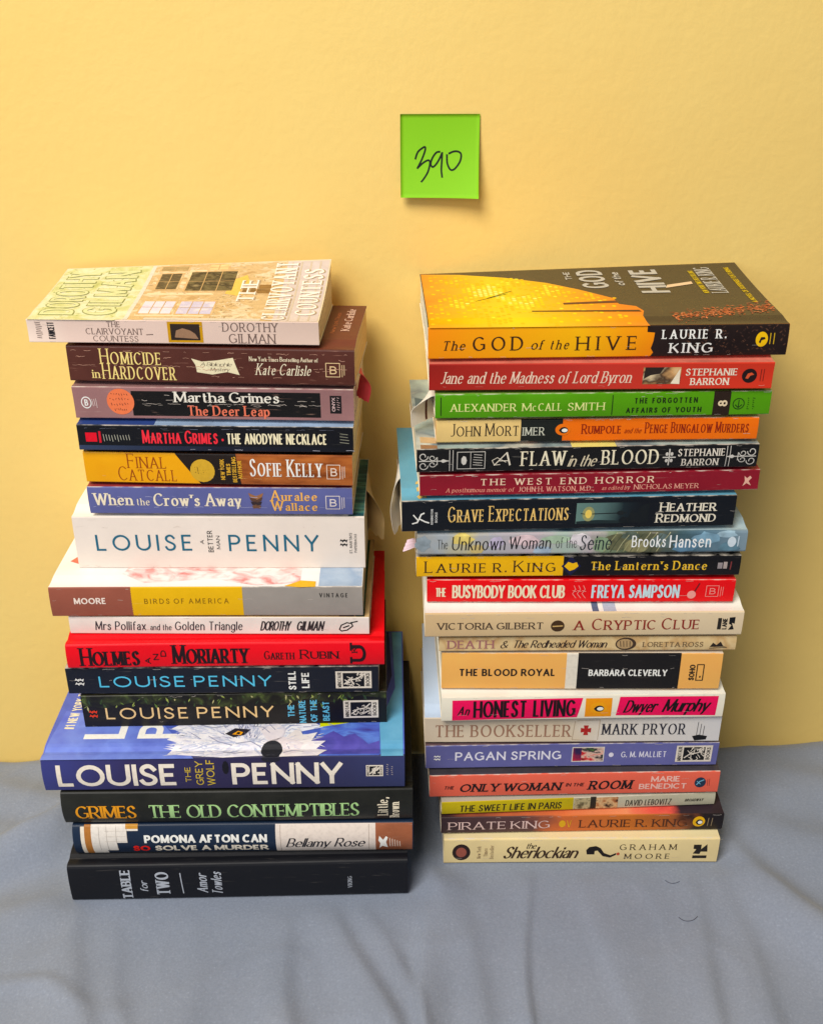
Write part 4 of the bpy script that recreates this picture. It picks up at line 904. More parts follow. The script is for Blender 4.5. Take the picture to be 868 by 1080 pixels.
for (nm_, f0, f1) in (('DOROTHY', .03, .145), ('GILMAN', .175, .29)):
    b.TT('cover_lettering', nm_, f0 - .004, f1 + .004, .10, .92, (142, 146, 92), 'heavy', lv=4, w=26, c=.8); b.TT('cover_lettering', nm_, f0, f1, .105, .915, (208, 208, 158), 'heavy', lv=6, w=20, c=.8)
for (nm_, f0, f1, y0_, y1_) in (('THE', .69, .75, .36, .72), ('CLAIRVOYANT', .80, .88, .04, .97), ('COUNTESS', .91, .98, .13, .86)):
    b.TT('cover_lettering', nm_, f0 + .006, f1 + .006, y0_, y1_, (170, 146, 116), 'serif', lv=4, w=20); b.TT('cover_lettering', nm_, f0, f1, y0_, y1_, (238, 230, 218), 'serif', lv=6, w=19)
b.done()

# ---- right-hand stack, from the cloth upwards
b = Book('sherlockian', 'cream paperback lying on the cloth at the bottom of its stack', RIGHT, (230, 208, 156), top=(236, 216, 170), depth=132, page=(240, 222, 184), round_=1.3, var=.06, wear=.06)
DB = (66, 48, 36)
b.oval('publisher_emblem', 486.5, .52, 9.5, (60, 40, 38), 2, .33); b.oval('publisher_emblem', 486.5, .52, 5.6, (150, 84, 70), 3, .2); b.ticks(482, 491, .44, .6, (60, 34, 30), 6)
for w_, u_, a_, z_ in (('New York', 503, .28, .78), ('Times', 510, .36, .7), ('Bestseller', 516.5, .24, .8)): b.T('cover_lettering', w_, u_, u_ + 4, a_, z_, (140, 116, 90), 'serif', 1)
b.T('title', 'the', 554, 566, .16, .38, DB, 'script'); b.T('title', 'Sherlockian', 530, 611, .30, .78, (74, 50, 34), 'script', w=15, c=.5)
b.shape('cover_picture', [(618, .44), (621, .32), (628, .28), (633, .36), (637, .56), (644, .66), (650, .56), (650, .64), (644, .76), (636, .70), (630, .46), (627, .48), (627, .62), (619, .62)], (40, 32, 30), 2); b.oval('cover_picture', 652, .60, 1.6, (190, 80, 60), 3, .06)
b.T('author_name', 'GRAHAM', 653, 713, .22, .44, DB, 'serifw'); b.T('author_name', 'MOORE', 659, 707, .60, .82, DB, 'serifw')
b.shape('publisher_emblem', [(731, .24), (739, .24), (739, .42), (745, .22), (746, .52), (739, .52), (738, .62), (731, .60), (734, .42), (731, .40)], (52, 44, 36), 2); b.band('publisher_emblem', 731, 746, .68, .80, (52, 44, 36), 2); b.done()

b = Book('pirate', 'paperback whose spine shades from dark maroon to orange, above the cream one', RIGHT, grad([(-103, (74, 54, 58)), (-40, (104, 72, 70)), (-18, (206, 110, 66)), (40, (196, 112, 54)), (72, (150, 84, 48)), (84, (44, 32, 34)), (103, (36, 28, 32))], mott=.2), top=grad([(-103, (80, 56, 60)), (-20, (220, 120, 80)), (30, (238, 150, 110)), (64, (226, 96, 84)), (80, (70, 52, 60)), (103, (60, 46, 56))], mott=.3), depth=128, page=(225, 205, 170))
b.T('title', 'PIRATE KING', 473, 580, .28, .76, (228, 196, 186), 'serif'); b.oval('cover_picture', 593, .5, 3.5, (222, 170, 60), 2, .22); b.line('cover_picture', [(598, .3), (600, .7)], .6, (222, 170, 60)); b.line('cover_picture', [(602, .3), (600.5, .72)], .5, (222, 170, 60))
b.T('author_name', 'LAURIE R. KING', 611, 725, .28, .76, (92, 50, 34), 'serif'); b.bird(737, .45, 6.5, .32, (228, 176, 44)); b.line('publisher_emblem', [(747, .24), (746.5, .72)], .5, (150, 130, 100)); b.line('publisher_emblem', [(751, .24), (750.5, .72)], .5, (150, 130, 100)); b.done()

b = Book('sweet', 'thinnest paperback, olive yellow turning grey, set at an angle', RIGHT, (186, 180, 156), top=(180, 174, 160), depth=125, page=(232, 220, 190), round_=.5)
b.band('colour_band', 465.9, 604, 0, 1, card((188, 168, 34), .42, .14, .05, 2), 1)
b.T('title', 'THE SWEET LIFE IN PARIS', 484, 592, .28, .84, (44, 38, 26), 'hand', w=17)
b.band('cover_picture', 605, 622, .06, .96, art([(40, 36, 30), (120, 110, 80), (186, 170, 130), (60, 50, 40)], 160, seed=2), 2); b.band('cover_picture', 628, 651, .04, .96, art([(90, 50, 36), (170, 110, 70), (214, 176, 130), (70, 50, 40)], 160, seed=5), 2); b.band('cover_picture', 622, 628, 0, 1, (60, 52, 40), 1)
b.T('author_name', 'DAVID LEBOVITZ', 659, 708, .34, .84, (62, 56, 48), 'hand', w=16); b.T('publisher_emblem', 'BROADWAY', 722, 742, .40, .62, (66, 60, 52), 'boldital'); b.done()

b = Book('woman', 'coral paperback with black and pale pink capitals and a dark lid', RIGHT, (222, 104, 84), top=card((84, 78, 84), .35, .4, 0, 2), depth=128, page=(222, 206, 180), var=.06)
b.T('title', 'THE', 468, 479, .46, .62, (104, 44, 40), 'boldital'); b.T('title', 'ONLY WOMAN', 484, 592, .38, .76, (40, 26, 30), 'serifital', w=19, c=.7); b.T('title', 'IN THE', 596, 616, .42, .58, (104, 44, 40), 'boldital'); b.T('title', 'ROOM', 620, 667, .34, .76, (40, 26, 30), 'serifital', w=19, c=.7)
b.T('author_name', 'MARIE', 686, 717, .18, .44, (244, 190, 176), 'bold'); b.T('author_name', 'BENEDICT', 674, 725, .52, .78, (244, 190, 176), 'bold')
b.oval('publisher_emblem', 738.5, .50, 6, (40, 62, 88), 2, .24); b.line('publisher_emblem', [(735, .6), (738, .45), (742, .38)], .8, (120, 176, 200), 3); b.line('publisher_emblem', [(735, .44), (739, .58)], .5, (120, 176, 200), 3); b.ticks(746, 750, .3, .66, (150, 66, 56), 2); b.done()

b = Book('pagan', 'lavender blue paperback with white capitals and a small picture on its spine', RIGHT, (100, 100, 152), top=card((120, 96, 100), .4, .4, 0, 2), depth=128, page=(232, 222, 200), wear=.06)
b.knot(457, 465, .40, .68, WHITE); b.T('title', 'PAGAN SPRING', 480, 592, .30, .68, (230, 226, 236), 'bold', w=15, c=1.0, tr=30)
b.band('cover_picture', 603, 637, .14, .80, (222, 212, 200), 1); b.band('cover_picture', 604, 636, .18, .76, art([(40, 60, 40), (206, 50, 56), (222, 190, 170), (44, 40, 60), (90, 120, 60)], 120, (1, 1, 2), 8), 2); b.band('cover_picture', 604, 613, .18, .76, art([(60, 40, 90), (210, 50, 60)], 90, seed=1), 3)
b.oval('cover_picture', 644.5, .5, 2.6, (226, 220, 228), 2, .1); b.T('author_name', 'G. M. MALLIET', 655, 703, .36, .62, (226, 222, 234), 'sans', w=16); b.bull_box(713, 751, .12, .84); b.done()

b = Book('bookseller', 'pale grey-beige paperback with a small red cross between brown and black capitals', RIGHT, grad([(-104, (206, 190, 168)), (-10, (206, 188, 162)), (20, (214, 204, 190)), (104, (208, 204, 202))], mott=.3), top=grad([(-104, (188, 204, 226)), (0, (210, 214, 222)), (104, (226, 222, 218))]), depth=128, page=(236, 226, 206))
b.T('title', 'THE BOOKSELLER', 459, 602, .30, .78, (150, 112, 92), 'serif', w=14)
for a_ in (0, PI / 2): b.shape('publisher_emblem', [(618 + 6 * math.cos(a_ + d_) * k_, .52 + .22 * math.sin(a_ + d_) * k_) for d_, k_ in ((-.45, 1), (.45, 1), (PI / 2, .25), (PI - .45, 1), (PI + .45, 1), (-PI / 2, .25))], (166, 44, 40), 2 + a_ * .1)
b.line('cover_picture', [(606, .15), (604, .9), (630, .95)], .35, (170, 150, 125)); b.line('cover_picture', [(608, .12), (632, .1), (631, .9)], .35, (176, 156, 130))
b.T('author_name', 'MARK PRYOR', 635, 723, .26, .70, (56, 56, 70), 'serif', w=16)
b.shape('publisher_emblem', [(731, .78), (738, .72), (747, .78), (746, .92), (734, .96)], BLACK, 2)
for i in range(3): b.line('publisher_emblem', [(736 + 3.4 * i, .2 + .08 * i), (735.5 + 3.4 * i, .74)], .4, (90, 90, 96))
b.done()

b = Book('honest', 'cream paperback with two hot pink panels on its spine', RIGHT, (236, 226, 206), top=(240, 234, 222), depth=122, page=(240, 230, 208), var=.05, round_=.5)
PN = (232, 28, 92)
b.shape('colour_band', [(477, .97), (477, .12), (614, .10), (609, .92)], PN, 1); b.shape('colour_band', [(650, .86), (653, .08), (757, .10), (756, .92)], PN, 1)
b.T('title', 'An', 482, 496, .36, .74, (40, 16, 26), 'italb'); b.T('title', 'HONEST LIVING', 499, 607, .16, .86, (34, 16, 24), 'heavy', w=22, tr=20)
b.band('publisher_emblem', 617, 645, .12, .90, (242, 152, 26), 1); b.bird(631, .52, 9, .24, (240, 160, 40)); b.T('author_name', 'Dwyer', 657, 694, .22, .74, (30, 14, 22), 'script', w=18, c=.7); b.T('author_name', 'Murphy', 698, 750, .2, .74, (30, 14, 22), 'script', w=18, c=.7); b.done()

b = Book('royal', 'thick peach-orange paperback with a black block, between cream and parchment spines', RIGHT, (240, 176, 102), top=(226, 214, 196), depth=122, page=(240, 228, 200), var=.05, bottom=(40, 36, 36))
b.band('colour_band', 597, 609, .0, 1, (226, 216, 198), 1); b.band('colour_band', 609, 717, 0, 1, card((38, 34, 34), .4, .15, .04, 3), 1)
b.T('title', 'THE BLOOD ROYAL', 484, 586, .42, .62, (46, 36, 34), 'bold', tr=32); b.T('author_name', 'BARBARA CLEVERLY', 621, 704, .44, .62, WHITE, 'bold')
b.T('publisher_emblem', 'SOHO', 727, 733, .30, .74, (52, 42, 34), 'heavy', 1); b.line('publisher_emblem', [(735, .30), (742, .30), (742, .74), (735, .74)], .7, (52, 42, 34), closed=True); b.oval('publisher_emblem', 739, .64, .8, (52, 42, 34), 3, .03); b.done()

b = Book('death', 'very thin parchment-coloured paperback with faded mauve and black lettering', RIGHT, art([(206, 176, 128), (216, 190, 144), (196, 160, 112), (222, 198, 154)], 60, seed=5), top=(206, 184, 146), depth=125, page=(226, 206, 160), round_=.5)
b.T('title', 'DEATH', 472, 521, .20, .80, (160, 108, 104), 'serifb'); b.T('title', '&', 527, 537, .24, .78, (70, 52, 44), 'script'); b.T('title', 'The Redheaded Woman', 540, 641, .22, .76, (72, 54, 46), 'script', w=15)
b.oval('cover_picture', 660, .5, 11, (84, 64, 50), 2, .46); b.oval('cover_picture', 659, .5, 8.5, (176, 146, 106), 3, .36)
for i in range(4): b.line('cover_picture', [(654 + 3.4 * i, .3), (655 + 3.2 * i, .7)], .5, (84, 64, 50), 4)
b.T('author_name', 'LORETTA ROSS', 678, 742, .36, .72, (126, 104, 76), 'serifb'); b.shape('publisher_emblem', [(749, .74), (752, .42), (756, .6), (760, .34), (763, .66), (766, .72)], (56, 44, 38), 2); b.line('publisher_emblem', [(749, .84), (767, .78)], .5, (56, 44, 38)); b.done()

b = Book('cryptic', 'tan paperback with dark red capitals and a white lid, under the red one', RIGHT, grad([(-106, (206, 176, 134)), (0, (214, 188, 148)), (105, (220, 200, 168))], mott=.25), top=(238, 232, 222), depth=130, page=(240, 230, 206), round_=1.0)
b.T('author_name', 'VICTORIA GILBERT', 461, 573, .38, .66, (74, 54, 44), 'serif', w=17); b.oval('publisher_emblem', 588, .54, 7.2, (84, 58, 32), 2, .24); b.line('publisher_emblem', [(583, .55), (593, .53)], .9, (206, 170, 110))
b.T('title', 'A', 605, 616, .32, .72, (140, 44, 36), 'serif', w=17); b.T('title', '^CRYPTIC ^CLUE', 624, 738, .32, .72, (140, 44, 36), 'serif', w=16, big=1.2)
b.band('publisher_emblem', 757, 761, .26, .74, (56, 50, 44), 2); b.T('publisher_emblem', 'LANE', 762, 767, .26, .74, (56, 50, 44), 'heavy', 1); b.shape('publisher_emblem', [(769, .24), (775, .22), (775, .5), (772, .46), (775, .74), (769, .76), (772, .56), (769, .5)], BLACK, 2)
b.tshape('cover_picture', [(.525, .02), (.545, .02), (.545, .3), (.525, .3)], (96, 108, 134), 2); b.tshape('cover_picture', [(.56, .02), (.60, .02), (.60, .2), (.56, .2)], (176, 182, 196), 2); b.done()

b = Book('busybody', 'bright red paperback with cream and pale blue condensed capitals', RIGHT, (230, 34, 44), depth=122, page=(240, 226, 196), top=card((200, 40, 44), .4, .2, 0, 1))
b.T('title', 'THE', 459, 471, .34, .74, (244, 222, 190), 'heavy', tr=20); b.T('title', 'BUSYBODY BOOK CLUB', 477, 596, .22, .80, (244, 222, 190), 'heavy', w=24, tr=22)
for i in range(3): b.line('cover_picture', [(605 + 5 * i, .24), (607 + 5 * i, .4), (604 + 5 * i, .6), (608 + 5 * i, .8)], .4, (244, 160, 150)); b.line('cover_picture', [(604 + 5 * i, .46), (608 + 5 * i, .50)], .4, (244, 160, 150))
b.T('author_name', 'FREYA SAMPSON', 624, 717, .22, .80, (200, 222, 226), 'heavy', w=23, tr=24)
b.oval('cover_picture', 730, .66, 4.6, (240, 160, 150), 3, .18); b.line('cover_picture', [(733, .5), (737, .16)], .9, (120, 30, 36)); b.box_b(745, 763, .26, .74, (246, 150, 140)); b.done()

b = Book('lantern', 'half yellow, half black paperback with a gold diamond between the halves', RIGHT, (28, 26, 30), depth=122, page=(236, 206, 150), wear=.06, round_=.6)
b.band('colour_band', 439.2, 594, 0, 1, card((236, 178, 46), .42, .08, .06, 1), 1)
b.shape('cover_picture', [(592, .5), (602, .02), (613, .5), (602, .98)], (34, 36, 78), 2); b.shape('cover_picture', [(595, .5), (599, .28), (604, .36), (608, .3), (610, .5), (606, .66), (601, .74)], (240, 184, 50), 3)
b.T('author_name', '^LAURIE R. ^KING', 448, 586, .32, .78, (66, 42, 28), 'serif', w=15, tr=48); b.T('title', "The ^Lantern's ^Dance", 623, 746, .28, .70, (236, 190, 76), 'serifb', w=18, tr=36, big=1.08)
b.band('publisher_emblem', 757, 762, .34, .64, (150, 140, 140), 2); b.band('publisher_emblem', 763, 767, .30, .64, (170, 156, 150), 2); b.line('publisher_emblem', [(771, .3), (770.6, .68)], .8, (130, 60, 60)); b.done()

b = Book('seine', 'misty grey-blue paperback with watercolour patches and thin curly lettering', RIGHT, grad([(-107, (156, 154, 148)), (-92, (160, 166, 170)), (-72, (190, 180, 140)), (-62, (166, 166, 170)), (-30, (180, 168, 172)), (-12, (160, 176, 164)), (4, (176, 164, 166)), (16, (128, 144, 116)), (30, (98, 102, 76)), (48, (104, 104, 82)), (60, (74, 98, 104)), (80, (88, 116, 132)), (107, (126, 144, 154))], mott=.12, scale=110), top=art([(120, 150, 166), (170, 190, 196), (90, 116, 130)], 30, seed=3), depth=122, page=(236, 196, 130), round_=1.6)
rnd_ = random.Random(31)
for (u_, w_, q0_, q1_, c_) in ((446, 10, .1, .8, (140, 150, 156)), (487, 13, .02, .5, (222, 200, 120)), (503, 8, .5, .95, (196, 176, 120)), (523, 9, .1, .7, (186, 176, 196)), (552, 16, .05, .6, (208, 184, 186)), (588, 18, .1, .5, (166, 186, 160)), (572, 12, .6, 1, (160, 176, 190)), (610, 12, .0, .6, (206, 198, 200)), (634, 10, .2, .9, (130, 150, 120)), (650, 16, .02, .9, (112, 112, 84)), (672, 14, .3, 1, (136, 130, 96)), (664, 10, .0, .35, (92, 104, 92)), (697, 14, .1, .8, (104, 120, 118)), (722, 14, .4, 1, (92, 124, 146)), (745, 16, .05, .6, (122, 154, 172)), (770, 12, .5, 1, (96, 126, 140)), (765, 14, .0, .3, (150, 174, 186))):
    n_ = 14; b.shape('cover_picture', [(u_ + w_ * math.cos(2 * PI * k / n_) * rnd_.uniform(.7, 1.15), min(.995, max(.005, (q0_ + q1_) / 2 + (q1_ - q0_) / 2 * math.sin(2 * PI * k / n_) * rnd_.uniform(.75, 1.15)))) for k in range(n_)], art([tuple(int(x * .88) for x in c_), c_, tuple(min(255, int(x * 1.1)) for x in c_)], 150, seed=u_), 1 + rnd_.random())
for i in range(9): b.line('cover_picture', [(636 + 7 * i, .98), (642 + 7 * i, .5), (650 + 7 * i, .04)], .5, [(150, 150, 110), (84, 92, 70), (170, 166, 130)][i % 3], 2.2)
b.T('title', 'The', 461, 472, .26, .70, (88, 88, 84), 'thin'); b.T('title', 'Unknown', 476, 533, .14, .76, (52, 50, 54), 'hand', w=11, c=.5); b.T('title', 'Woman', 536, 581, .14, .72, (52, 50, 54), 'hand', w=11, c=.5); b.T('title', 'of the', 586, 608, .2, .70, (84, 84, 84), 'thin'); b.T('title', 'Seine', 611, 645, .12, .80, (44, 54, 62), 'hand', w=11, c=.5)
b.T('author_name', 'Brooks', 666, 702, .16, .70, (240, 240, 236), 'sans'); b.T('author_name', 'Hansen', 706, 750, .16, .74, (240, 240, 236), 'sans')
b.oval('publisher_emblem', 772, .5, 4.5, (206, 216, 222), 2, .24); b.line('publisher_emblem', [(779, .25), (778.6, .7)], .8, (190, 204, 212)); b.done()

b = Book('grave', 'black-navy paperback with gold capitals and a small street lamp picture', RIGHT, (26, 30, 38), top=card((104, 160, 182), .4, .12, 0, 2), depth=112, page=(238, 220, 186), round_=1.0, wear=.04)
b.line('publisher_emblem', [(435, .72), (440, .68), (444, .42), (447, .38)], .9, WHITE); b.line('publisher_emblem', [(441, .62), (436, .44)], .8, WHITE); b.line('publisher_emblem', [(442, .56), (448, .66), (452, .70)], .9, WHITE)
b.T('publisher_emblem', 'KENSINGTON', 454, 456.5, .26, .76, (206, 204, 200), 'bold', 1); b.T('publisher_emblem', 'BOOKS', 458.5, 461, .36, .7, (206, 204, 200), 'bold', 1)
b.T('title', '^GRAVE ^EXPECTATIONS', 472, 599, .30, .70, (236, 196, 122), 'serif', w=17)
b.band('cover_picture', 607, 684, .16, .84, grad([(0, (110, 140, 130)), (20, (96, 124, 120)), (34, (40, 54, 60)), (46, (26, 30, 38))], mott=.3), 1)
b.shape('cover_picture', [(650, .84), (656, .62), (662, .66), (666, .4), (671, .5), (675, .26), (683.5, .2), (683.5, .84)], (30, 36, 40), 2); b.shape('cover_picture', [(607.5, .84), (607.5, .76), (630, .72), (660, .76), (660, .84)], (44, 58, 60), 2)
b.oval('cover_picture', 620, .52, 6.5, (150, 150, 104), 2.5, .24); b.oval('cover_picture', 620, .52, 3.5, (246, 206, 110), 3, .14); b.line('cover_picture', [(612, .5), (616, .52)], .5, (50, 50, 46)); b.line('cover_picture', [(624, .52), (660, .5)], .6, (44, 48, 48)); b.oval('cover_picture', 654, .5, 4, (40, 46, 48), 3, .07)
b.T('author_name', '^HEATHER', 695, 755, .22, .48, (236, 226, 204), 'serifb', big=1.15); b.T('author_name', '^REDMOND', 692, 756, .58, .84, (236, 226, 204), 'serifb', big=1.15)
b.tshape('cover_picture', [(.06, .05), (.075, .04), (.085, .7), (.07, .99)], (206, 180, 110), 3)
for i in range(3): b.tshape('cover_picture', [(.052 - .004 * i, .03 + .07 * i), (.066, .05 + .07 * i), (.058, .085 + .07 * i), (.046, .06 + .07 * i)], (206, 176, 104), 2)
b.done()

b = Book('westend', 'crimson paperback with small widely spaced cream capitals', RIGHT, (136, 32, 44), top=card((150, 40, 52), .4, .15, 0, 1), depth=112, page=(232, 214, 180), wear=.08)
b.T('title', 'THE WEST END HORROR', 506, 689, .20, .52, (240, 204, 176), 'serifb', tr=62, sp=80); b.T('cover_lettering', 'A posthumous memoir of', 470, 542, .64, .84, (226, 150, 130), 'serifital'); b.T('cover_lettering', 'JOHN H. WATSON, M.D.,', 546, 626, .62, .86, (228, 160, 140), 'serif'); b.T('cover_lettering', 'as edited by', 634, 664, .64, .84, (226, 150, 130), 'serifital'); b.T('cover_lettering', 'NICHOLAS MEYER', 668, 737, .60, .84, (230, 166, 146), 'serif')
b.shape('publisher_emblem', [(785, .3), (788, .42), (791, .3), (793, .4), (790, .56), (793, .78), (788, .66), (784, .8), (786, .55)], (226, 176, 156), 2); b.done()

def scroll(b, u, sg, col):
    n = 14
    for qc, r0 in ((.3, .19), (.7, .19)):
        b.line('spine_ornament', [(u + sg * (4.5 + 5.0 * math.cos(a) * (1 - a / 11)), qc + r0 * math.sin(a) * (1 - a / 11)) for a in [i * .5 for i in range(n)]], .55, col)
        b.line('spine_ornament', [(u + sg * (14 + 4.0 * math.cos(a) * (1 - a / 11)), qc + (.06 if qc < .5 else -.06) + r0 * .7 * math.sin(a) * (1 - a / 11)) for a in [i * .5 for i in range(n)]], .5, col)
    b.line('spine_ornament', [(u, .5), (u + sg * 31, .5)], .6, col); b.shape('spine_ornament', [(u + sg * 31, .5), (u + sg * 25, .42), (u + sg * 22, .5), (u + sg * 25, .58)], col, 3); b.line('spine_ornament', [(u + sg * 19, .34), (u + sg * 19, .66)], .5, col)
b = Book('flaw', 'black paperback with white scrollwork at both ends of its spine', RIGHT, (34, 32, 32), top=art([(196, 206, 196), (160, 176, 170), (120, 132, 136), (214, 210, 190)], 26, seed=6), depth=116, page=(236, 224, 196), wear=.14)
SV = (206, 200, 190); scroll(b, 442, 1, SV); scroll(b, 797, -1, SV)
for u_ in (474, 477.5, 766, 769.5): b.line('spine_ornament', [(u_, .06), (u_, .94)], .4, SV)
b.line('publisher_emblem', [(482, .14), (511, .14), (511, .86), (482, .86)], .4, SV, closed=True); b.line('publisher_emblem', [(496, .14), (496, .86)], .3, SV); b.oval('publisher_emblem', 489, .5, 3, SV, 3, .2, 7); b.ticks(498.5, 509, .25, .8, SV, 5, vert=True)
b.T('title', 'A', 520, 541, .18, .74, (226, 216, 196), 'script', w=11); b.line('title', [(533, .6), (524, .4), (518.5, .52), (521, .72), (527, .7)], .4, (226, 216, 196)); b.T('title', 'FLAW', 549, 596, .16, .78, (238, 226, 196), 'serif'); b.T('title', 'in the', 598, 630, .34, .84, (220, 206, 176), 'script'); b.T('title', 'BLOOD', 634, 694, .16, .78, (238, 226, 196), 'serif')
for a_ in range(4): b.line('spine_ornament', [(705, .5), (705 + 6.5 * math.cos(a_ * PI / 2), .5 + .34 * math.sin(a_ * PI / 2))], .8, SV); b.oval('spine_ornament', 705 + 3.6 * math.cos(a_ * PI / 2 + .78), .5 + .2 * math.sin(a_ * PI / 2 + .78), 1.6, SV, 3, .08, 8)
b.T('author_name', 'STEPHANIE', 714, 764, .16, .46, (226, 216, 200), 'serif', w=17); b.T('author_name', 'BARRON', 719, 758, .58, .88, (226, 216, 200), 'serif', w=17)
b.tshape('cover_picture', [(.01, .55), (.05, .5), (.05, .66), (.01, .7)], (90, 110, 116), 2); b.tshape('cover_picture', [(.012, .01), (.06, .01), (.06, .05), (.012, .06)], (150, 112, 80), 2); b.tshape('cover_picture', [(.012, .08), (.06, .07), (.06, .12), (.012, .13)], (190, 160, 120), 2); b.tshape('cover_picture', [(.45, .0), (.58, .0), (.58, .3), (.45, .3)], (222, 214, 130), 2); b.done()

b = Book('rumpole', 'paperback with cream, dark green and orange thirds and an oval bird emblem', RIGHT, (246, 116, 24), depth=112, top=card((216, 190, 140), .4, .3, 0, 2), page=(238, 206, 150), wear=.05, round_=.9)
b.band('colour_band', 460, 549, 0, 1, card((226, 194, 130), .42, .08, .06, 1), 1); b.band('colour_band', 549, 593, 0, 1, (40, 44, 38), 1)
b.T('author_name', '^JOHN ^MORT', 475, 547, .26, .70, (56, 46, 38), 'serift', w=13); b.T('author_name', 'IMER', 551, 574, .34, .70, (206, 206, 186), 'serift', w=13); b.bird(593.5, .46, 8.2, .26, (238, 120, 40))
b.T('title', '^RUMPOLE', 613, 655, .32, .66, (140, 40, 20), 'serifb'); b.T('title', 'and the', 658, 677, .42, .66, (150, 50, 22), 'ital'); b.T('title', '^PENGE ^BUNGALOW ^MURDERS', 680, 790, .28, .66, (140, 40, 20), 'serifb'); b.done()

b = Book('mccall', 'grass green paperback with pale lettering and a dark brown block', RIGHT, (84, 146, 28), depth=116, top=card((120, 160, 70), .4, .2, 0, 2), page=(240, 226, 200), var=.08)
b.line('colour_band', [(465, .12), (465, .86)], .5, (36, 60, 20)); b.line('colour_band', [(645, .1), (645, .9)], .5, (36, 60, 20))
b.T('author_name', 'ALEXANDER', 475, 544, .38, .70, (224, 226, 150), 'serif', w=16); b.T('author_name', 'M', 550, 560, .38, .70, (224, 226, 150), 'serif'); b.T('author_name', 'c', 561, 565, .38, .70, (224, 226, 150), 'serif'); b.T('author_name', 'CALL', 567, 592, .38, .70, (224, 226, 150), 'serif', w=16); b.T('author_name', 'SMITH', 598, 637, .38, .70, (224, 226, 150), 'serif', w=16)
b.T('title', 'THE FORGOTTEN', 668, 735, .22, .44, (36, 58, 16), 'heavy', tr=56, sp=60); b.T('title', 'AFFAIRS OF YOUTH', 660, 740, .62, .84, (36, 58, 16), 'heavy', tr=56, sp=60)
b.band('colour_band', 752, 770, 0, 1, (58, 40, 28), 1); b.T('publisher_emblem', '8', 757, 767, .36, .62, (226, 206, 170), 'bold', 1); b.oval('publisher_emblem', 779, .52, 6.4, (40, 76, 20), 2, .24); b.oval('publisher_emblem', 779, .52, 5.4, (84, 146, 28), 3, .2); b.line('publisher_emblem', [(779, .36), (779, .68)], .6, (40, 76, 20), 4); b.line('publisher_emblem', [(775.5, .56), (779, .68), (782.5, .56)], .6, (40, 76, 20), 4)
b.ticks(788, 791, .28, .8, (40, 76, 20), 6, vert=True); b.ticks(793.5, 796, .28, .8, (40, 76, 20), 6, vert=True); b.done()

b = Book('jane', 'brick red paperback with slanted cream title and a small portrait strip', RIGHT, grad([(-104, (150, 40, 34)), (0, (190, 62, 52)), (104, (206, 64, 48))], mott=.12), top=card((206, 120, 104), .4, .3, 0, 1), depth=120, page=(236, 220, 190))
b.crease(.86, 456, 812, (226, 150, 136), .2, .12)
b.T('title', 'Jane and the Madness of Lord Byron', 464, 667, .30, .74, (240, 206, 182), 'serifital', tr=22)
b.band('cover_picture', 678, 718, .16, .80, art([(226, 196, 150), (206, 160, 110), (90, 66, 48), (232, 210, 170)], 50, (1, 1, 1.5), 3), 1); b.shape('cover_picture', [(680, .16), (700, .16), (696, .4), (686, .46), (679, .6)], (60, 48, 40), 2); b.shape('cover_picture', [(708, .78), (717, .2), (717.5, .8)], (236, 222, 196), 2)
b.T('author_name', 'STEPHANIE', 723, 778, .22, .48, (242, 222, 200), 'serifb'); b.T('author_name', 'BARRON', 729, 770, .58, .84, (242, 222, 200), 'serifb')
b.oval('publisher_emblem', 791, .5, 8, (46, 28, 28), 2, .27); b.shape('publisher_emblem', [(787, .6), (789, .42), (793, .38), (796, .46), (792, .5), (790, .62)], (206, 90, 60), 3); b.line('publisher_emblem', [(803, .26), (803, .7)], .4, (120, 36, 30)); b.line('publisher_emblem', [(806, .26), (806, .7)], .4, (120, 36, 30)); b.done()

HT = card((60, 46, 40), .26, .12, .02, 1)
b = Book('hive', 'paperback with a honey yellow and black cover, topmost on its stack', RIGHT, grad([(-109, (236, 142, 20)), (-60, (240, 160, 28)), (-20, (242, 176, 34)), (40, (232, 128, 16))], mott=.2), top=HT, depth=135, page=(244, 234, 214), lift=(0, 6), round_=.6, bottom=(60, 46, 40))
b.shape('colour_band', [(681, .0), (681, .2), (689, .22), (688, .5), (686, .72), (689, .86), (686, 1), (831.2, 1), (831.2, 0)], card((50, 36, 32), .36, .25, .12, 4, (110, 76, 50)), 1)
DBR = (74, 44, 20)
b.T('title', 'The', 466, 491, .42, .72, DBR, 'serifital', tr=40); b.T('title', 'GOD', 498, 551, .30, .74, DBR, 'serif', tr=56); b.T('title', 'of', 559, 573, .42, .72, DBR, 'serifital'); b.T('title', 'the', 579, 600, .42, .72, DBR, 'serifital', tr=44); b.T('title', 'HIVE', 607, 671, .32, .76, DBR, 'serif', tr=70)
b.T('author_name', 'LAURIE R.', 697, 765, .14, .42, WHITE, 'serifb', tr=52, sp=60); b.T('author_name', 'KING', 706, 752, .56, .88, WHITE, 'serifb', tr=50)
b.oval('publisher_emblem', 803, .47, 6.5, (240, 190, 40), 2, .24); b.shape('publisher_emblem', [(800, .56), (802, .40), (806, .40), (807, .46), (803, .5), (802, .6)], (50, 36, 32), 3); b.line('publisher_emblem', [(812, .28), (812, .62)], .5, (206, 170, 60)); b.line('publisher_emblem', [(816, .28), (816, .62)], .5, (206, 170, 60))
HY = grad([(-109, (226, 138, 8)), (-85, (246, 176, 14)), (-58, (254, 204, 30)), (-30, (246, 180, 16)), (24, (226, 128, 10))], mott=.35, scale=24, rough=.3)
b.tshape('cover_picture', [(.003, .003), (.610, .003), (.606, .14), (.618, .22), (.605, .30), (.56, .34), (.555, .44), (.47, .60), (.38, .74), (.26, .86), (.12, .95), (.003, .985)], HY, 1)
import itertools
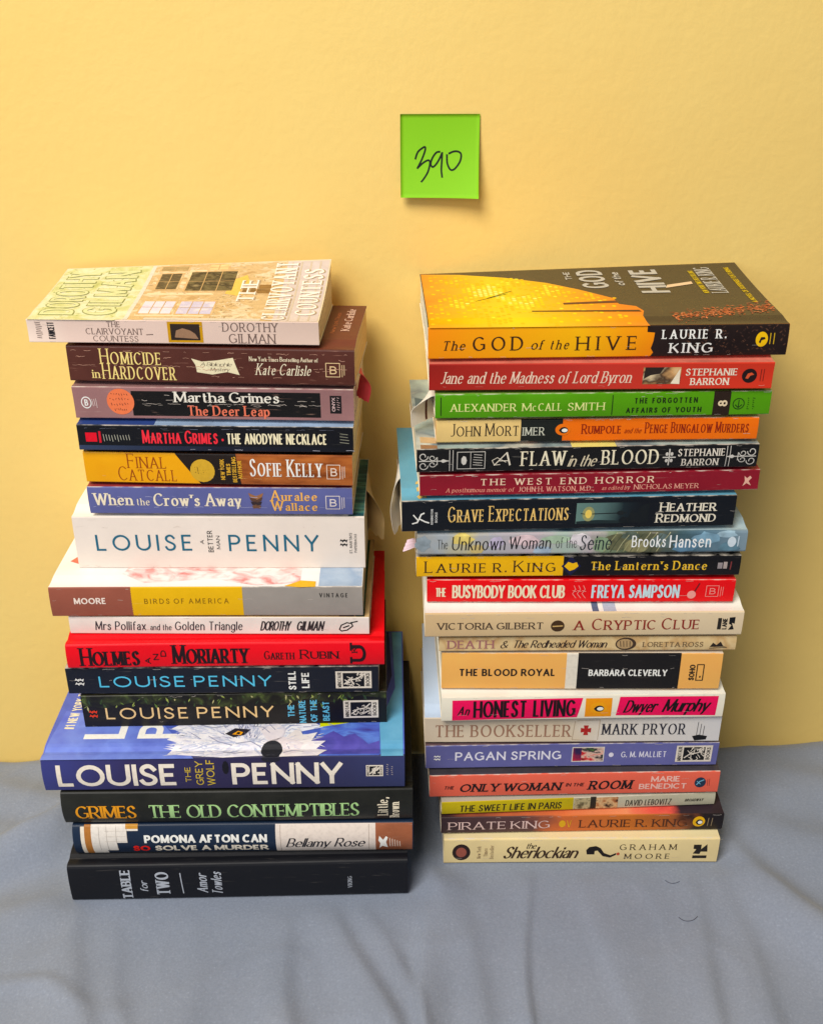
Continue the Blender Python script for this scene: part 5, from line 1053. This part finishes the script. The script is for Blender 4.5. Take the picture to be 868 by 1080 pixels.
rnd_ = random.Random(3)
for i, j in itertools.product(range(38), range(30)):
    cx, cy = .015 + i * .0155, .03 + j * .0305 + (.0152 if i % 2 else 0)
    glow = math.exp(-((cx - .23) / .17) ** 2 - ((cy - .52) / .33) ** 2) * (.55 + .6 * math.sin(cx * 31 + 2) * math.sin(cy * 13)) + rnd_.gauss(0, .16)
    if cy < .92 - max(0, cx - .1) * .45 - max(0, cx - .3) * 1.05 and cx < .585 and glow > .16:
        c_ = (255, 240, 130) if glow > .72 else ((255, 226, 84) if glow > .48 else ((252, 206, 44) if glow > .3 else (246, 186, 26)))
        b.tshape('cover_picture', [(cx + .0066 * math.cos(k * PI / 3), cy + .0130 * math.sin(k * PI / 3)) for k in range(6)], c_, 2)
b.tshape('cover_picture', [(.30, .222), (.61, .205), (.606, .235), (.30, .240)], (96, 62, 36), 3); b.tshape('cover_picture', [(.40, .34), (.56, .36), (.56, .40), (.40, .37)], (110, 66, 44), 3)
for (x_, y_, r_) in ((.20, .45, .05), (.225, .5, .04)): b.line('cover_picture', [(x_ - r_, y_ - .03), (x_ + r_, y_ + .1)], .6, (70, 44, 20), 4, True)
for (nm_, f0, f1, y0_, y1_) in (('THE', .445, .465, .78, .93), ('GOD', .485, .565, .62, .95), ('of the', .59, .615, .66, .90), ('HIVE', .65, .735, .52, .94)): b.TT('cover_lettering', nm_, f0, f1, y0_, y1_, (186, 182, 172), 'heavy', w=23)
b.TT('cover_lettering', 'LAURIE R. KING', .855, .905, .50, .93, (190, 186, 176), 'serifb'); b.TT('cover_lettering', 'NEW YORK TIMES BESTSELLING', .832, .848, .5, .88, (214, 186, 60), 'bold'); b.TT('cover_lettering', 'A NOVEL OF SUSPENSE FEATURING', .95, .966, .34, .92, (206, 176, 56), 'bold')
b.tshape('cover_picture', [(.73, .60), (.82, .66), (.82, .70), (.74, .65)], (226, 196, 160), 3)
rnd_ = random.Random(12)
for i in range(460):
    x_ = .69 + .305 * rnd_.random() ** .9; m_ = .13 + .42 * (x_ - .69)
    y_ = m_ + rnd_.gauss(0, .03 + .06 * abs(x_ - .70)); hot = abs(y_ - m_ - .02) < .05 + .10 * rnd_.random()
    if y_ < .01 or y_ > .48: continue
    a_ = rnd_.gauss(.4, .9); l_ = rnd_.uniform(.003, .009); c_, s_ = math.cos(a_), math.sin(a_)
    b.tshape('cover_picture', [(x_ - c_ * l_, y_ - s_ * l_ * 1.5), (x_ + s_ * l_ * .4, y_ - c_ * l_ * .6), (x_ + c_ * l_, y_ + s_ * l_ * 1.5), (x_ - s_ * l_ * .4, y_ + c_ * l_ * .6)], rnd_.choice([(196, 108, 66), (176, 92, 56), (206, 130, 90), (140, 80, 56), (168, 98, 70)]) if hot else rnd_.choice([(96, 68, 54), (116, 78, 58), (80, 58, 48)]), 2 + .3 * (i % 7))
for i in range(160):                                            # the same swarm runs over onto the spine
    u_ = 720 + 108 * rnd_.random(); q_ = .04 + .9 * rnd_.random(); l_ = rnd_.uniform(.6, 2.2); d_ = rnd_.uniform(-.05, .05)
    if 790 < u_ < 822 and .2 < q_ < .72: continue
    b.shape('cover_picture', [(u_ - l_, q_ - d_), (u_, q_ - .025), (u_ + l_, q_ + d_), (u_, q_ + .025)], rnd_.choice([(84, 56, 44), (104, 70, 52), (70, 48, 40)]), 1.6 + .1 * (i % 5))
b.done()

# ------------------------------------------------------------------ green note on the wall
def note():
    root = bpy.data.objects.new('sticky_note', None); C.objects.link(root)
    X0, Z0, W, Hh = -7.2, 507.6, 50.6, 51.2
    ym = wall_y(X0)
    root.location = (X0 / 1000, ym / 1000, Z0 / 1000); root.rotation_euler = (0, 0, math.atan(.0316)); root.empty_display_size = .02
    tag(root, 'bright green square note stuck to the yellow wall between the two stacks', 'sticky note')
    def lift(u, v): return .4 + 8.5 * v ** 2.2 * (0.75 + .35 * u) + 2.2 * u ** 4 * (.3 + v)
    m, n, l, bs = nt('note_paper'); bs.inputs['Base Color'].default_value = rgb((132, 194, 42)); bs.inputs['Roughness'].default_value = .75
    w = MB(); N = 20; vv = []
    for k in (0, 1):
        for i in range(N + 1):
            for j in range(N + 1):
                u, v = i / N, j / N; vv.append((u * W + .6 * v * (0 if u < .5 else -1.5) * (u - .5), -lift(u, v) + .15 * k, -v * Hh * (1 - .012 * v)))
    M = (N + 1) ** 2; F = []
    for i in range(N):
        for j in range(N):
            q = [i * (N + 1) + j, i * (N + 1) + j + 1, (i + 1) * (N + 1) + j + 1, (i + 1) * (N + 1) + j]; F.append(tuple(q)); F.append(tuple(M + x for x in q[::-1]))
    for i in range(N):
        for (a, c) in ((i, i + 1), (N * (N + 1) + i + 1, N * (N + 1) + i), ((i + 1) * (N + 1), i * (N + 1)), (i * (N + 1) + N, (i + 1) * (N + 1) + N)): F.append((a, c, M + c, M + a))
    w.add(vv, F, m); w.build('paper', root, smooth=True)
    w = MB(); mk = ink((24, 40, 26), .6)
    def pen(path, wd=1.15):
        for t, pts in enumerate(path):
            P = []
            for i in range(len(pts) - 1):
                p0 = pts[max(0, i - 1)]; p1 = pts[i]; p2 = pts[i + 1]; p3 = pts[min(len(pts) - 1, i + 2)]
                for k in range(5):
                    q = k / 5; P.append(tuple(.5 * (2 * p1[d] + (p2[d] - p0[d]) * q + (2 * p0[d] - 5 * p1[d] + 4 * p2[d] - p3[d]) * q * q + (3 * p1[d] - p0[d] - 3 * p2[d] + p3[d]) * q ** 3) for d in (0, 1)))
            P.append(pts[-1])
            vs2, fc = ribbon([(x * W, -y * Hh) for x, y in P], lambda tt: wd, .3, .3)
            w.add([(x, -lift(x / W, -z / Hh) - .12 - .02 * t, z) for x, z in vs2], fc, mk)
    pen([[(.19, .53), (.22, .45), (.28, .40), (.315, .39), (.31, .44), (.27, .54), (.215, .64)], [(.215, .64), (.29, .575), (.355, .545), (.375, .58), (.35, .68), (.30, .76), (.265, .80)],
         [(.50, .445), (.455, .455), (.405, .52), (.385, .59), (.41, .625), (.455, .59), (.50, .52), (.525, .465)], [(.53, .455), (.525, .56), (.52, .66), (.53, .745)],
         [(.59, .48), (.595, .58), (.635, .655), (.69, .645), (.755, .56), (.77, .48), (.74, .445), (.68, .44), (.615, .465)]])
    w.build('handwriting', root)
note()

# ------------------------------------------------------------------ slips of paper sticking out of books
def slip(label, cat, name, prof, y0, y1, mat, ragged=0.0, stripe=None, seed=1, cross=(.6, .8, 0)):
    """a strip of paper lying in a book and bending out of it: prof is its bend (x, z) in mm, y0..y1 its width"""
    rnd = random.Random(seed); P = []
    for i in range(len(prof) - 1):
        p0 = prof[max(0, i - 1)]; p1 = prof[i]; p2 = prof[i + 1]; p3 = prof[min(len(prof) - 1, i + 2)]
        for k in range(5):
            q = k / 5; P.append(tuple(.5 * (2 * p1[d] + (p2[d] - p0[d]) * q + (2 * p0[d] - 5 * p1[d] + 4 * p2[d] - p3[d]) * q * q + (3 * p1[d] - p0[d] - 3 * p2[d] + p3[d]) * q ** 3) for d in (0, 1)))
    P.append(prof[-1]); n = len(P); m = 12; w = MB(); vv = []; T = .22
    tip = [rnd.uniform(0, ragged) for _ in range(m + 1)]
    for k in (0, 1):
        for i, (x, z) in enumerate(P):
            a = P[max(0, i - 1)]; c = P[min(n - 1, i + 1)]; L = math.dist(a, c) or 1; nx, nz = -(c[1] - a[1]) / L, (c[0] - a[0]) / L
            f = i / (n - 1)
            for j in range(m + 1):
                y = y0 + (y1 - y0) * j / m + ragged * .35 * f * math.sin(j * 1.7 + seed)
                bow = .5 * math.sin(PI * j / m) * f
                t = max(0, min(1, (f - .30) / .45)); t = t * t * (3 - 2 * t); c_ = Vector((0, 1, 0)).lerp(Vector(cross), t).normalized()
                mid = Vector((x, (y0 + y1) / 2, z)); tg = Vector((c[0] - a[0], 0, c[1] - a[1])).normalized(); nn = tg.cross(c_).normalized() * -1
                v = mid + c_ * (y - (y0 + y1) / 2) + nn * (k * T + bow)
                vv.append((v.x, v.y, v.z + tip[j] * f ** 3))
    M = n * (m + 1); F = []
    for i in range(n - 1):
        for j in range(m):
            q = (i * (m + 1) + j, i * (m + 1) + j + 1, (i + 1) * (m + 1) + j + 1, (i + 1) * (m + 1) + j); F.append(q); F.append(tuple(M + x for x in q[::-1]))
        for j in (0, m):
            a, c = i * (m + 1) + j, (i + 1) * (m + 1) + j; F.append((a, c, M + c, M + a))
    for j in range(m):
        a = (n - 1) * (m + 1) + j; F.append((a, a + 1, M + a + 1, M + a))
    if stripe is None:
        w.add(vv, F, mat); o = w.build(name, smooth=False)
    else:
        o = bpy.data.objects.new(name, None); C.objects.link(o); o.location = (prof[0][0] / 1000, y0 / 1000, prof[0][1] / 1000); o.empty_display_size = .01
        sh = lambda p: (p[0] - prof[0][0], p[1] - y0, p[2] - prof[0][1])
        w.add([sh(p) for p in vv], F, mat); w.build('paper', o); s = MB(); sv = []
        for i in range(n):
            for j in (m // 2, m // 2 + 1):
                for_k = vv[M + i * (m + 1) + j]; base = vv[i * (m + 1) + j]
                e = stripe[1]; sv.append(sh(tuple(for_k[d] + (for_k[d] - base[d]) * .4 * e if e > 0 else base[d] - (for_k[d] - base[d]) * .4 for d in range(3))))
        i_ = n // 3
        s.add(sv, [(2 * i, 2 * i + 1, 2 * i + 3, 2 * i + 2) for i in range(i_, n - 2)], ink(stripe[0])); s.build('printed_stripe', o)
    return tag(o, label, cat)
pk = card((226, 86, 92), .5, .08, 0, 1); tan = card((216, 190, 140), .6, .14, 0, 2); wh = card((228, 222, 210), .6, .08, 0, 3); mv = card((222, 196, 206), .6, .08, 0, 4)
slip('small pink paper flag hanging out of the right end of the dark brown paperback', 'paper flag', 'paper_flag', [(-50, 364), (-38, 364.4), (-31.5, 362), (-29.5, 356), (-30, 349), (-31.5, 343)], 650, 661, pk, 1.0, None, 1, (-.72, .6, .2))
slip('big cream paper sheet with torn edge hanging beside the thick white paperback', 'paper', 'paper_sheet', [(-60, 271), (-36, 271.4), (-31, 270.5), (-28, 264), (-27, 254), (-27, 244), (-27.5, 234), (-28, 228)], 672, 700, tan, 6.0, None, 4, (-.52, .8, -.1))
slip('torn white paper slip hanging left of the black-navy paperback', 'paper slip', 'paper_slip', [(20, 293), (-3, 293.5), (-8, 292.5), (-10, 286), (-9.6, 276), (-8.6, 266), (-7.6, 256), (-6.8, 250)], 642, 668, wh, 4.0, None, 2, (.42, .85, .1))
slip('little pale mauve paper corner poking out left of the misty grey-blue paperback', 'paper slip', 'paper_slip', [(20, 248.5), (4, 248.6), (0, 247.8), (-4.0, 246)], 630, 641, mv, 1.5, None, 3, (.3, .9, .3))
slip('white paper bookmark with a dark stripe in the grass green paperback', 'bookmark', 'paper_bookmark', [(34, 358), (15, 358.4), (11, 356.8), (9, 351), (8.6, 344), (9, 337)], 622, 645, wh, .6, ((96, 40, 36), -1), 5, (.72, .6, .1))
def thread(label, pts, r):
    cu = bpy.data.curves.new('lint_thread', 'CURVE'); cu.dimensions = '3D'; cu.bevel_depth = r; cu.bevel_resolution = 2
    sp = cu.splines.new('NURBS'); sp.points.add(len(pts) - 1); sp.use_endpoint_u = True
    for q, (x, y) in zip(sp.points, pts): q.co = (x / 1000, y / 1000, (cloth_z(x, y) + .25) / 1000, 1)
    tmp = bpy.data.objects.new('lint_thread', cu); C.objects.link(tmp)
    me = bpy.data.meshes.new_from_object(tmp.evaluated_get(bpy.context.evaluated_depsgraph_get())); bpy.data.objects.remove(tmp)
    me.materials.clear(); me.materials.append(ink((76, 78, 94)))
    o = bpy.data.objects.new('lint_thread', me); C.objects.link(o); tag(o, label, 'thread')
thread('short curled dark thread on the cloth, nearer to the cream paperback', [(184, 580), (186, 576.5), (190, 576), (194, 578.5)], .00018)
thread('longer curled dark thread on the cloth, farther forward from the cream paperback', [(186, 545), (188, 541.5), (192, 540.5), (196, 541.5), (199, 545)], .0002)
